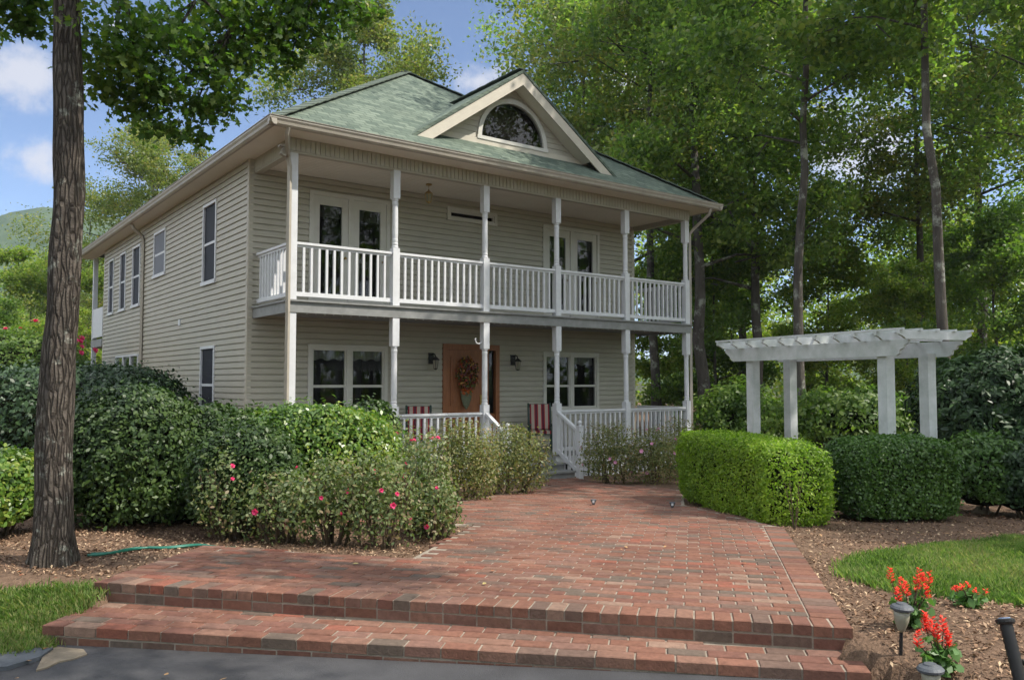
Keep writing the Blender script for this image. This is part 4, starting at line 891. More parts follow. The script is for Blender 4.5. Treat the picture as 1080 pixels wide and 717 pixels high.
# wreath with basket on the door
M['wreathleaf'] = islandmat('dried_flowers', [(0, (.30, .10, .03)), (.2, (.10, .11, .03)), (.45, (.35, .07, .04)), (.6, (.42, .24, .07)), (.75, (.18, .07, .08)), (.9, (.07, .09, .03))], .8, .1)
o = thing('door_wreath', 'autumn flower wreath with a green cone basket hanging on the front door', 'wreath', (4.44, WY-.09, 1.72))
rg = np.random.default_rng(2); t = rg.uniform(0, 2*PI, 900); rr_ = rg.normal(0, .055, 900); C = np.column_stack([(.17+rr_)*np.cos(t), rg.normal(0, .03, 900)-.02, (.27+rr_)*np.sin(t)])
V, k = leaves(C, .075, .2, kind='oval', aspect=.5, rng=rg); link('wreath_ring', npmesh('wreath_ring', V, k, M['wreathleaf']), o)
m = MB().lathe((-.02, 0, -.72), [(.01, 0), (.07, .08), (.12, .22), (.145, .38)], 14); M['basket'] = mat('woven_basket', (.10, .12, .08), .9, .1, col2=(.2, .2, .13), nscale=30, bump=.01, bscale=60)
for k_, v in enumerate(m.v): m.v[k_] = (v[0], v[1]*.5, v[2])
m.build('basket', M['basket'], o)
t = rg.uniform(0, 2*PI, 260); C = np.column_stack([.12*np.cos(t)*rg.uniform(0, 1, 260)-.02, -.04+rg.normal(0, .02, 260), -.33+rg.normal(0, .035, 260)]); V, k = leaves(C, .07, .2, kind='oval', aspect=.5, rng=rg)
M['orange'] = islandmat('orange_flowers', [(0, (.5, .14, .03)), (.5, (.42, .09, .03)), (.8, (.5, .3, .08))], .8, .1); link('basket_flowers', npmesh('basket_flowers', V, k, M['orange']), o)
# rocking chairs
def stripes():
    m = mat('striped_cushion', (.6, .55, .48), .9, .1); nt = m.node_tree; b = nt.nodes['Principled BSDF']; tc = nt.nodes.new('ShaderNodeTexCoord'); wv = nt.nodes.new('ShaderNodeTexWave'); wv.wave_type = 'BANDS'; wv.bands_direction = 'X'
    wv.inputs['Scale'].default_value = 1.9; nt.links.new(tc.outputs['Object'], wv.inputs['Vector']); r = ramp(nt, [(0, (.38, .33, .27)), (.42, (.30, .03, .035)), (.8, (.10, .025, .04))]); nt.links.new(wv.outputs[0], r.inputs[0]); nt.links.new(r.outputs[0], b.inputs['Base Color']); return m
M['stripe'] = stripes(); M['greenwood'] = mat('dark_green_paint', (.012, .045, .03), .45, .4, noise=.2)
def rocker(x, y, rz, lab):
    o = thing('rocking_chair', lab, 'rocking chair', (x, y, FLZ), rz, 'striped rocking chairs on the lower porch')
    o.scale = (.88, .88, .88)
    for s in (-1, 1):
        MB().tube([(s*.27, -.42, .06), (s*.27, -.2, .015), (s*.27, .1, .012), (s*.27, .42, .07), (s*.27, .5, .11)], .018, 6).build('rocker', M['greenwood'], o)
        MB().tube([(s*.27, -.25, .02), (s*.27, -.25, .62)], .02, 6).build('leg', M['greenwood'], o); MB().tube([(s*.27, .2, .02), (s*.27, .22, .42), (s*.27, .42, 1.13)], .022, 6).build('leg', M['greenwood'], o)
        MB().box(s*.27-.035, s*.27+.035, -.3, .3, .62, .645).build('armrest', M['greenwood'], o)
    m = MB(); m.bar((-.27, .40, 1.07), (.27, .40, 1.07), .03, .09); m.bar((-.27, .24, .5), (.27, .24, .5), .03, .05)
    for i in range(6): xx = -.2+i*.08; m.bar((xx, .245, .5), (xx, .40, 1.05), .03, .015)
    m.build('back_slats', M['greenwood'], o); MB().box(-.26, .26, -.27, .24, .39, .42).build('seat', M['greenwood'], o)
    MB().cbox((0, -.02, .455), .48, .5, .07).build('seat_cushion', M['stripe'], o); MB().cbox((0, .285, .80), .48, .07, .62, Matrix.Rotation(-.27, 3, 'X')).build('back_cushion', M['stripe'], o)
rocker(2.95, .95, -.5, 'striped rocking chair with green frame, left of the front door'); rocker(5.85, .85, -.6, 'striped rocking chair with green frame, right of the front door by the steps')
o = thing('plant_hook', 'white curved hook on the porch column in front of the door', 'hook', (CX[2]-.07, 0, 2.32)); MB().tube([(0, 0, 0), (-.06, 0, -.03), (-.12, 0, -.02), (-.15, 0, .05), (-.13, 0, .07)], .012, 6).build('hook_arm', M['white'], o)

# ------------------------------------------------------------------ pergola
def cp(u, dd, z):                              # at a lateral pixel, depth and height
    x, y = WL((u-540)/F*dd, dd); return x, y, z
pc = np.array([5.02, 11.0]); dirA = np.array([-.405, .9143]); dirB = np.array([.9143, .405])   # l,d: along the beams to the left/back; across
ox, oy = WL(*pc); ang = math.atan2(*(lambda v: (v[1], v[0]))((RT*dirB[0]+FW*dirB[1])))
o = thing('pergola', 'white wooden pergola with four posts standing behind the clipped hedges', 'pergola', (ox, oy, 0), ang)
# local x = across (dirB), local y = along (dirA)
Lp = 2.65; Bp = .78; ztop = 1.93
for (x, y) in ((0, 0), (0, Lp), (Bp, 0), (Bp, Lp)): MB().box(x-.075, x+.075, y-.075, y+.075, -.5, ztop+.03).build('post', M['weathered'], o)
for xo in (-.10, .78+.10):
    m = MB(); y0, y1 = -.46, Lp+.55; z0, z1 = ztop-.02, ztop+.19
    prof = [(y0, z1), (y0+.0, z1-.05), (y0+.06, z1-.07), (y0+.07, z1-.11), (y0+.13, z1-.13), (y0+.14, z0+.03), (y0+.2, z0), (y1-.2, z0), (y1-.14, z0+.04), (y1-.1, z1-.12), (y1-.05, z1-.09), (y1, z1-.05), (y1, z1)]
    n = len(prof); m.add([(xo-.02, y, z) for y, z in prof]+[(xo+.02, y, z) for y, z in prof], [tuple(range(n)), tuple(range(n, 2*n))[::-1]]+[(i, n+i, n+(i+1) % n, (i+1) % n) for i in range(n)]); m.build('beam', M['weathered'], o)
for i in range(11):
    yy = -.5+i*(Lp+.98)/10; m = MB(); x0, x1 = -.34, 1.0; z0, z1 = ztop+.192, ztop+.30
    prof = [(x0, z1), (x0, z1-.05), (x0+.08, z1-.08), (x0+.12, z0), (x1-.12, z0), (x1-.08, z1-.08), (x1, z1-.05), (x1, z1)]; n = len(prof)
    m.add([(x, yy-.019, z) for x, z in prof]+[(x, yy+.019, z) for x, z in prof], [tuple(range(n))[::-1], tuple(range(n, 2*n))]+[(i_, (i_+1) % n, n+(i_+1) % n, n+i_) for i_ in range(n)]); m.build('rafter', M['weathered'], o)
for xx in (-.31, .02, .33, .65, .97): MB().box(xx-.02, xx+.02, -.56, Lp+.54, ztop+.302, ztop+.33).build('purlin', M['weathered'], o)

# ------------------------------------------------------------------ small garden things
def solar(u, v, hh, lab, tilt=0):
    p = gpix(u, v); o = thing('path_light', lab, 'path light', tuple(p), 0, 'solar path lights in the mulch bed')
    MB().tube([(0, 0, -.05), (0, 0, hh-.10)], .009, 6).build('stake', M['black'], o)
    MB().lathe((0, 0, hh-.12), [(.010, 0), (.02, .015), (.036, .06), (.042, .115)], 14).build('lamp_glass', M['lampglass'], o, True)
    MB().lathe((0, 0, hh-.005), [(.046, -.005), (.055, 0), (.057, .01), (.048, .02), (.03, .027), (.026, .033), (0, .035)], 18).build('lamp_cap', M['slate'], o)
    o.rotation_euler = (tilt, tilt*.5, 0)
solar(950, 690, .235, 'solar path light on a stake just below the upper red flowers', .04)
solar(985, 764, .235, 'solar path light nearest the camera at the bottom edge of the bed', -.03)
for u, v, lab in ((626, 532, 'small round path light with a white lens on the brick walk, left of the pair'), (709, 535, 'small dark cone path light beside the bright hedge, right of the pair')):
    a, q = onpatio(u, v); x, y = Waq(a, q); o = thing('spot_light', lab, 'path light', (x, y, float(patio_z(q))), 0, 'low lights on the brick walk')
    o.scale = (.75, .75, .75); MB().lathe((0, 0, 0), [(.02, 0), (.03, .03), (.05, .07), (.055, .09), (.0, .10)], 12).build('lamp_body', M['slate'], o); MB().cbox((-.035, -.035, .06), .035, .035, .04, Matrix.Rotation(.8, 3, 'Z')).build('lens', M['white'], o)
p = gpix(1082, 742); o = thing('drain_pipe', 'black corrugated pipe standing tilted out of the mulch at the right edge', 'pipe', tuple(p))
top = Vector(cp(1052, 3.75, 0)); top.z = .49; base = Vector(tuple(p)); dv = top-base
pts = []; rs = []
for i in range(26): pts.append(dv*(i/25)); rs.append(.026+(.003 if i % 2 else 0))
MB().tube(pts, rs, 14).build('tube', M['black'], o, True)
MB().tube([dv*.97, dv*1.0, dv*1.03, dv*1.045], [.034, .040, .040, .030], 16).build('cap', M['black'], o)
M['bluecap'] = mat('blue_grey_plastic', (.16, .22, .34), .3, .6); MB().tube([dv*1.046, dv*1.056], [.026, .022], 16).build('cap_lens', M['bluecap'], o)
MB().tube([dv*.5+Vector((RT[0]*.03, RT[1]*.03, 0)), dv*.5+Vector((RT[0]*.055, RT[1]*.055, 0))], .014, 8).build('side_outlet', M['black'], o)
# hose
pts = []
for i in range(50):
    t = i/49; u = 92+150*t; v = 588-9*t-4*math.sin(t*PI)+1.2*math.sin(t*14); pp = gpix(u, v); pts.append((pp[0], pp[1], pp[2]+.02))
m = MB().tube(pts, .011, 6)
m2 = [(x+.03+.02*math.sin(i*.4), y+.04*math.cos(i*.21), z) for i, (x, y, z) in enumerate(pts)]; m.tube(m2, .011, 6)
tag(m.build('garden_hose', M['hose'], smooth=True), 'green garden hose lying in loops on the mulch beside the tree', 'hose')
# stones
for (u, v, s, lab) in ((1035, 541, .11, 'pale rough stone lying on the mulch in front of the right shrubs'), (1017, 525, .13, 'reddish brick piece at the foot of the dark right hedge')):
    p = gpix(u, v); m = MB(); rg2 = random.Random(int(u)); bm = bmesh.new(); bmesh.ops.create_icosphere(bm, subdivisions=2, radius=s)
    for vv in bm.verts: vv.co = vv.co*(1+rg2.uniform(-.2, .15)); vv.co.z *= .6
    me = bpy.data.meshes.new('stone'); bm.to_mesh(me); bm.free(); me.materials.append(M['concrete'] if u > 1020 else M['mortar']); link('stone', me, loc=(p[0], p[1], p[2]+s*.2), label=lab, cat='stone')
# red salvias
def salvia(u, v, h, n, spread, lab, seed, few=False):
    p = gpix(u, v); rg = np.random.default_rng(seed); o = thing('red_salvia', lab, 'flower', tuple(p), 0, 'red salvias in the mulch bed')
    st = MB(); fl = MB(); Cs = []
    for i in range(n):
        fl = MB(); a = rg.uniform(0, 2*PI); r = spread*rg.uniform(.2, 1); hh = h*rg.uniform(.65, 1); tip = Vector((math.cos(a)*r, math.sin(a)*r, hh)); st.tube([(0, 0, -.02), tuple(tip*.5+Vector((0, 0, .02))), tuple(tip)], [.005, .004, .002], 5)
        for j in range(16): t = rg.uniform(.15, .72); q = tip*t; Cs.append((q.x+rg.normal()*.03, q.y+rg.normal()*.03, q.z+rg.normal()*.015))
        L_ = .085 if not few else .04
        for j in range(int(34 if not few else 10)):
            t = j/34*L_ if not few else j/10*L_; a2 = rg.uniform(0, 2*PI); w_ = .03*(1-.5*t/L_); c0 = tip+Vector((0, 0, t-.02)); dr = Vector((math.cos(a2), math.sin(a2), .5)).normalized(); sd = dr.cross(Vector((0, 0, 1))).normalized()
            fl.add([c0, c0+dr*w_*.7+sd*.007, c0+dr*w_*1.2, c0+dr*w_*.7-sd*.007], [(0, 1, 2, 3)])
        fl.build('flower_spike', M['red'], o)
    V, k = leaves(np.array(Cs), .055, .8, kind='oval', aspect=.6, rng=rg); link('foliage', npmesh('foliage', V, k, M['leaf_salvia']), o); st.build('stem', M['twig'], o)
salvia(960, 662, .27, 9, .15, 'red salvia with tall scarlet spikes behind the first path light', 1)
salvia(992, 712, .24, 8, .15, 'red salvia nearest the camera between the two path lights', 2)
salvia(1022, 640, .13, 7, .10, 'small leafy salvia with few flowers at the edge of the lawn', 3, True)

# ------------------------------------------------------------------ shrubs
def at(u, dd): return WL((u-540)/F*dd, dd)
def topz(v, dd): return CAM[2]+(403-v)/F*dd
def bat(name, label, cat, u, dd, wpx, ry, vtop, lm, n, size, **kw):
    x, y = at(u, dd); h = topz(vtop, dd)-float(gz(x, y)); return bush(name, label, cat, (x, y), wpx/F*dd/2, ry, h, lm, n, size, rz=-YAW, **kw)
def hedge(name, label, P1, P2, wdt, ztop_, lm, n, size, seed):
    """clipped hedge between two (l,d) points"""
    p1 = np.array(WL(*P1)); p2 = np.array(WL(*P2)); c = (p1+p2)/2; e = p2-p1; Ln = float(np.hypot(*e)); rz = math.atan2(e[1], e[0]); z0 = float(min(gz(*p1), gz(*p2), gz(*c)))
    o = thing(name, label, 'hedge', (c[0], c[1], z0), rz, 'clipped hedges on the right'); h = ztop_-z0; rg = np.random.default_rng(seed)
    rx, ry, rzv = Ln/2, wdt/2, h/2; m = n*2
    # sample a rounded box surface
    ar = np.array([h*wdt, h*wdt, Ln*h, Ln*h, Ln*wdt*1.1]); f = rg.choice(5, m, p=ar/ar.sum()); u = rg.uniform(-1, 1, m); v = rg.uniform(-1, 1, m)
    P = np.zeros((m, 3)); 
    for k, (ax, sg) in enumerate(((0, 1), (0, -1), (1, 1), (1, -1), (2, 1))):
        s = f == k; oth = [i for i in range(3) if i != ax]; P[s, ax] = sg; P[s, oth[0]] = u[s]; P[s, oth[1]] = v[s]
    pw = 4.6; nr = (np.abs(P)**pw).sum(1)**(1/pw); P = P/nr[:, None]
    Q = P*np.array([rx, ry, rzv]); lum = 1+.035*snoise(Q*2.5, seed)+.03*snoise(Q*7, seed+1)
    dep = 1-np.abs(rg.normal(size=m))*.055; Q = P*(lum*dep)[:, None]*np.array([rx, ry, rzv])
    # shaggy shoots
    sh_ = rg.uniform(size=m) < .05; Q[sh_] *= 1+rg.uniform(.02, .08, (sh_.sum(), 1))
    Q[:, 2] += rzv; Q = Q[Q[:, 2] > .01][:n]; ow = (Q-np.array([0, 0, rzv]))/np.array([rx, ry, rzv]); ow = np.sign(ow)*np.abs(ow)**4; ow /= (np.linalg.norm(ow, axis=1)[:, None]+1e-6)
    V, k = leaves(Q, size, .2, ow, .7, 'oval', .55, rg); link('foliage', npmesh('foliage', V, k, lm), o)
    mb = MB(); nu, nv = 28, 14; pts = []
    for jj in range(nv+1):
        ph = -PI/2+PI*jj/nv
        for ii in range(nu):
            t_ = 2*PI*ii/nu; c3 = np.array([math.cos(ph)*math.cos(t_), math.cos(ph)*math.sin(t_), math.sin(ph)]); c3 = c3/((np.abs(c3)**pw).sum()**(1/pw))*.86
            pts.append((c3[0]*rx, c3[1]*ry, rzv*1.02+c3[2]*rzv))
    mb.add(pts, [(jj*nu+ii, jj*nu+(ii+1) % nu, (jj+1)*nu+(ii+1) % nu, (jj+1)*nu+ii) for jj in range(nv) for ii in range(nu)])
    mb.build('inner_branches', M['core'], o, True); return o  # added dark filler that stops light leaking through the hedge
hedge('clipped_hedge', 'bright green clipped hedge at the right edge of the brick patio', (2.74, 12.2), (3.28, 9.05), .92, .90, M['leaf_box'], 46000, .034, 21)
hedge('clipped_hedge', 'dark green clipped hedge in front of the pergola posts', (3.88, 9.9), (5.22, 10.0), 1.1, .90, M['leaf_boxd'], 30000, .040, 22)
# left side shrubs
G1 = 'evergreen shrubs between the brick steps and the house'
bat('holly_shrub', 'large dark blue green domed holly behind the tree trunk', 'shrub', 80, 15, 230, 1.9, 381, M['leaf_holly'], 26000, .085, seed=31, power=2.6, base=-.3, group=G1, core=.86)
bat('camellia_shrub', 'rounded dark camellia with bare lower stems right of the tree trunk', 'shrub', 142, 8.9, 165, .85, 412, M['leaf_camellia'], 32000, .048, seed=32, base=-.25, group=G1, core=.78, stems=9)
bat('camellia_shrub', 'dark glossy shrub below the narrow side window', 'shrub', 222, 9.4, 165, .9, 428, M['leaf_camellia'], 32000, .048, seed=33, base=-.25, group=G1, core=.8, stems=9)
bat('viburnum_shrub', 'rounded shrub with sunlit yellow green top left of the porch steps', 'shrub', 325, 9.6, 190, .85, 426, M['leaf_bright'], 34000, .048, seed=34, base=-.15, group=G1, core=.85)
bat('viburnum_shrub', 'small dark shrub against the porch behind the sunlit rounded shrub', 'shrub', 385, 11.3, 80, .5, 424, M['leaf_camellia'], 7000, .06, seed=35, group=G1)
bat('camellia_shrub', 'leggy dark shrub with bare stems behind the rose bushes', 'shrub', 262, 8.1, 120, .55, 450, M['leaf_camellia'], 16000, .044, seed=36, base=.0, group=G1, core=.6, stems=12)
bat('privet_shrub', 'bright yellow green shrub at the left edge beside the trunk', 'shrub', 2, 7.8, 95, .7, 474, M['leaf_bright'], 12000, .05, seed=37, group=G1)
G2 = 'rose bushes in the bed beside the brick walk'
def rose(u, dd, wpx, vtop, lab, seed, nf=6, n=2300, pm_=None):
    return bat('rose_bush', lab, 'rose bush', u, dd, wpx, .42, vtop, M['leaf_rose'], n, .038, seed=seed, base=.0, core=0, depth=.8, lump=.22, gapf=.28, stems=14, power=2.0, flowers=(pm_ or M['pink'], max(2, int(nf*.9)), .058), group=G2, kind='oval')
rose(300, 7.5, 100, 492, 'leftmost airy rose bush with sparse pink blooms', 41, 4)
rose(350, 7.4, 95, 478, 'rose bush in front of the sunlit rounded shrub', 42, 4)
rose(400, 7.35, 100, 470, 'rose bush with reddish bare canes in the middle of the bed', 43, 7, 2900)
rose(445, 8.2, 80, 455, 'tall rose bush with several pink blooms before the porch corner', 44, 9, 2900)
rose(462, 7.9, 56, 500, 'rightmost low rose bush at the point of the bed', 45, 2, 2400)
rose(420, 10.2, 80, 446, 'rose bush with pink blooms nearest the porch column', 46, 8, 3500)
rose(240, 7.7, 60, 470, 'thin rose bush with a single bright pink bloom on the far left of the bed', 47, 3, 2200)
G3 = 'azaleas along the porch'
def azalea(u, dd, wpx, vtop, lab, seed, ry=.5, n=9000, fl=None): return bat('azalea_shrub', lab, 'shrub', u, dd, wpx, ry, vtop, M['leaf_azalea'], n, .036, seed=seed, base=-.05, core=0, depth=.7, lump=.15, gapf=.05, stems=8, flowers=fl, group=G3)
azalea(487, 11.6, 85, 446, 'olive azalea at the left end of the row beside the walk', 51)
azalea(540, 12.6, 90, 449, 'olive azalea next to the left newel post of the porch steps', 52, .6)
azalea(645, 15.0, 74, 446, 'azalea right of the porch steps with pale pink flowers low down', 53, .6, 7000, (M['palepink'], 5, .08))
azalea(690, 15.0, 64, 452, 'azalea with pale pink flowers near the bright hedge', 54, .6, 6000, (M['palepink'], 9, .09))
azalea(716, 16.4, 60, 441, 'azalea at the right corner of the porch railing', 55, .6, 5000)
bat('rhododendron', 'large dark rhododendron at the right edge below the tree canopy', 'shrub', 1050, 13.5, 150, 1.3, 372, M['leaf_holly'], 26000, .10, seed=61, aspect=.35, core=.82, lump=.14, group='shrubs at the edge of the woods')
bat('laurel_shrub', 'medium dark shrub right of the dark clipped hedge', 'shrub', 1036, 10.6, 76, .55, 458, M['leaf_boxd'], 9000, .05, seed=62, group='shrubs at the edge of the woods', lump=.16)
bat('laurel_shrub', 'low dark shrub cut off by the right edge of the picture', 'shrub', 1085, 10.2, 80, .6, 470, M['leaf_holly'], 8000, .055, seed=63, group='shrubs at the edge of the woods', lump=.16)
bat('laurel_shrub', 'broad leafy shrub in shade behind the pergola', 'shrub', 905, 17.5, 180, 1.2, 405, M['leaf_light'], 14000, .10, seed=64, power=2.0, group='shrubs at the edge of the woods', lump=.38, core=.5, gapf=.2, depth=.5)
bat('laurel_shrub', 'leafy shrub in shade between the house corner and the pergola', 'shrub', 785, 20, 130, 1.2, 412, M['leaf_light'], 12000, .10, seed=65, power=2.0, group='shrubs at the edge of the woods', lump=.38, core=.5, gapf=.2, depth=.5)
bat('crepe_myrtle', 'crepe myrtle with bright pink flower clusters at the far left', 'shrub', 20, 22, 190, 1.6, 352, M['leaf_light'], 14000, .09, seed=66, flowers=(M['pink'], 60, .22), lump=.2)
# forked bare sapling at the corner of the bright hedge
p = gpix(838, 560); o = thing('sapling', 'thin leafless stems sprouting at the near corner of the bright hedge', 'plant', tuple(p))
m = MB()
for i in range(6):
    a = i*1.1; m.tube([(0, 0, -.02), (math.cos(a)*.04, math.sin(a)*.04, .22), (math.cos(a)*.09, math.sin(a)*.09, .45+.03*i)], [.006, .005, .002], 5)
m.build('stem', M['twig'], o)
rg = np.random.default_rng(5); C = rg.normal(size=(70, 3))*np.array([.07, .07, .15])+np.array([0, 0, .35]); V, k = leaves(C, .03, .3, rng=rg, kind='oval'); link('foliage', npmesh('foliage', V, k, M['leaf_box']), o)

# ------------------------------------------------------------------ trees
def make_tree(name, Hh, trunk_r, crown_lo, crown_r, ncl, nleaf, lsize, lm, seed, spread=.9, kind='diamond', bark=None, shape='tall'):
    rg = np.random.default_rng(seed)
    o = thing(name, 'tree', 'tree')
    m = MB(); K = 14; path = []; off = np.zeros(2); dr = rg.normal(0, .014, 2)
    for i in range(K+1):
        t = i/K; off = off+dr*Hh/K+rg.normal(0, .035, 2)*Hh/K; path.append(Vector((off[0], off[1], -.3+(Hh*.93+.3)*t)))
    rad = [trunk_r*(1.55 if i == 0 else 1.15 if i == 1 else 1)*(1-.86*(i/K)**1.1) for i in range(K+1)]
    m.tube(path, rad, 9)
    cents = []
    def pt(z): 
        t = np.clip((z+.3)/(Hh*.93+.3), 0, 1)*K; i = int(min(t, K-1)); f = t-i; return path[i].lerp(path[i+1], f), rad[i]*(1-f)+rad[i+1]*f
    nl = ncl//3
    for i in range(nl):
        z = crown_lo*Hh+(1-crown_lo)*Hh*(i+.3)/nl*.93; p, r = pt(z); tt = (z/Hh-crown_lo)/(1-crown_lo)
        R = crown_r*(math.sin(PI*min(1, .22+tt*.80))**.7)*rg.uniform(.65, 1.12); a = i*2.4+rg.uniform(-.5, .5)
        tip = p+Vector((math.cos(a)*R, math.sin(a)*R, R*rg.uniform(.15, .55))); mid = p.lerp(tip, .5)+Vector((0, 0, R*.06))+Vector(tuple(rg.normal(0, .1, 3)))
        m.tube([p, mid, tip], [r*.5, r*.28, .015], 5)
        for f in (.55, .8, 1.02):
            q = p.lerp(tip, f)+Vector(tuple(rg.normal(0, .35*crown_r/3.5, 3))); cents.append((q, R*.30+.35))
            if f < 1: m.tube([p.lerp(tip, f*.8), q], [.035*trunk_r/.2, .01], 4)
    top, _ = pt(Hh*.93)
    for i in range(4): cents.append((top+Vector(tuple(rg.normal(0, .5, 3))), .9))
    m.build('trunk', bark or M['bark2'], o, True)
    P = []; per = nleaf//len(cents)
    for q, s in cents:
        # each clump: flattened sprays of leaves with gaps between them
        nsp = 7; sp = rg.normal(size=(nsp, 3)); sp /= np.linalg.norm(sp, axis=1)[:, None]; sp *= s*spread*rg.uniform(.35, 1.0, (nsp, 1)); sp[:, 2] *= .7
        for c0 in sp:
            g = rg.normal(size=(per//nsp, 3))*np.array([.32, .32, .19])*s*.85; P.append(np.array(q)+c0+g)
    P = np.concatenate(P); V, k = leaves(P, lsize, .7, kind=kind, aspect=.6, rng=rg)
    link('crown', npmesh('crown', V, k, lm), o); return o
A_ = make_tree('broadleaf_tree', 19, .145, .42, 4.0, 57, 33000, .16, M['leaf_forest'], 101)
B_ = make_tree('broadleaf_tree', 17, .20, .30, 3.6, 51, 31000, .16, M['leaf_forest'], 102)
C_ = make_tree('broadleaf_tree', 18, .17, .42, 4.2, 51, 30000, .17, M['leaf_olive'], 103)
D_ = make_tree('understory_tree', 7.5, .07, .10, 2.3, 36, 22000, .14, M['leaf_glow'], 104)
E_ = make_tree('understory_tree', 8.5, .08, .08, 2.6, 36, 24000, .15, M['leaf_light'], 105)
H_ = make_tree('broadleaf_tree', 19, .13, .50, 4.0, 51, 32000, .15, M['leaf_forest'], 108, kind='oval')
Fo = make_tree('oak_tree', 19, .26, .25, 5.2, 75, 60000, .16, M['leaf_olive'], 106, spread=1.0)
Ft = {'A': A_, 'B': B_, 'C': C_, 'D': D_, 'E': E_, 'F': Fo, 'H': H_}; used = set()
def plant(kind, u, dd, sc, rz, label, group, sz=None):
    src = Ft[kind]; o = src if kind not in used else copy_tree(src); used.add(kind)
    x, y = at(u, dd); o.location = (x, y, float(gz(x, y))-.05); o.rotation_euler = (0, 0, rz); o.scale = (sc, sc, sz or sc); o['label'] = label; o['category'] = 'tree'; o['group'] = group
    return o
GF = 'tall trees of the wood right of the house'
plant('B', 745, 25, 1.05, 0, 'tall tree right of the house corner with a dark slim trunk', GF)
plant('A', 843, 21, 1.0, 1, 'thick pale trunked tree directly behind the left pergola posts', GF)
plant('C', 972, 29, 1.0, 2, 'olive tree with dark forked trunk seen above the pergola', GF)
plant('H', 1008, 17.5, 1.0, 2.3, 'grey trunked tree rising behind the right end of the pergola', GF)
plant('H', 1085, 15.5, .95, 4, 'tree with dark trunk at the right edge of the picture', GF)
plant('C', 690, 29, 1.05, 5.2, 'tall sunlit tree rising just behind the right end of the roof', GF)
plant('A', 610, 36, 1.15, .7, 'tall tree above the right slope of the gable', GF)
plant('B', 660, 38, 1.25, 2.9, 'tall tree behind the right roof slope, farther into the wood', GF)
plant('C', 790, 34, 1.1, 3.7, 'tree standing deep in the wood between the house and the pergola', GF)
plant('B', 1040, 30, 1.05, 5.5, 'leafy tree deep in the wood toward the right edge', GF)
plant('A', 1140, 24, 1.1, 1.6, 'tree beyond the right edge whose crown hangs into the picture', GF)
plant('B', 800, 27, .95, 2.2, 'slim tree of the wood between the porch corner and the thick pale trunk', GF)
plant('H', 1944, 8, .7, 1.1, 'tree outside the right edge of the picture, shading the mulch behind the lawn', GF)
GU = 'small understory trees'
plant('E', 755, 29, 1.0, .5, 'dark understory tree beside the porch corner', GU)
plant('D', 775, 38, 1.1, 1.5, 'light green small tree glowing behind the woods left of the pergola', GU)
plant('D', 960, 26, .75, 2.5, 'yellow green small tree lit by sun above the right end of the pergola', GU)
plant('D', 870, 33, 1.1, 4.5, 'light green small tree behind the left pergola posts', GU)
plant('E', 1050, 22, .8, 5.5, 'dark small tree above the rhododendron', GU)
plant('D', 1030, 33, 1.1, .2, 'light green small tree far back near the right edge', GU)
plant('E', 1000, 37, 1.1, 2.2, 'dark small tree far back between the right trunks', GU)
plant('D', 720, 32, 1.0, 3.2, 'light green small tree seen through the right end of the porch', GU)
GL = 'trees behind the left side of the house'
plant('F', 375, 37, 1.0, 0, 'tall oak with yellowing leaves behind the roof peak', GL)
plant('F', 160, 40, .78, 2, 'pale olive tree behind the rear of the house', GL)
plant('C', 262, 42, .78, 1, 'olive tree filling the space between the two trees behind the eave', GL)
plant('D', 30, 42, 1.15, 1.1, 'rounded yellow green tree at the left edge below the hill', GL)
plant('D', 92, 46, 1.25, 2.1, 'yellow green tree between the trunk and the rear porch', GL)
plant('E', -15, 34, .7, 3.1, 'small green tree behind the pink crepe myrtle', GL)
plant('D', 65, 33, .66, 4.1, 'low yellow green tree behind the domed holly', GL)
# far wood that reads as one mass
rg = np.random.default_rng(77); nc = 1500
u = rg.uniform(-180, 1350, nc); dd = rg.uniform(48, 66, nc); hgt = 7+2.0*np.sin(u*.021)+1.5*np.sin(u*.057+1); hgt = np.where(u < 560, hgt*.8, hgt*2.0-5*np.exp(-((u-905)/45)**2))
zz = rg.uniform(0, 1, nc)**.8*hgt; lx = (u-540)/F*dd; Wp = CAM[:2]+lx[:, None]*RT+dd[:, None]*FW; Cc = np.column_stack([Wp, zz])
P = np.repeat(Cc, 60, 0)+rg.normal(size=(nc*60, 3))*np.array([1., 1., .55]); P[:, 2] = np.abs(P[:, 2])
V, k = leaves(P, .34, .6, rng=rg, aspect=.7); link('distant_woods', npmesh('distant_woods', V, k, M['leaf_glow']), kind='stuff')
rg = np.random.default_rng(78); nc = 1100                      # the wood across the driveway, behind the camera (seen in the window panes)
th = rg.uniform(-2.3, 2.3, nc)+PI; rr_ = rg.uniform(26, 40, nc); hh_ = 15+3*np.sin(th*9); Cc = np.column_stack([rr_*np.sin(th), rr_*np.cos(th)]); Wp = CAM[:2]+Cc[:, :1]*RT+Cc[:, 1:]*FW; Cc = np.column_stack([Wp, rg.uniform(0, 1, nc)**1.5*hh_])
P = np.repeat(Cc, 36, 0)+rg.normal(size=(nc*36, 3))*np.array([1.3, 1.3, .9]); P[:, 2] = np.abs(P[:, 2])
V, k = leaves(P, .6, .6, rng=rg, aspect=.7); link('woods_across_the_drive', npmesh('woods_across_the_drive', V, k, M['leaf_forest']), kind='stuff')
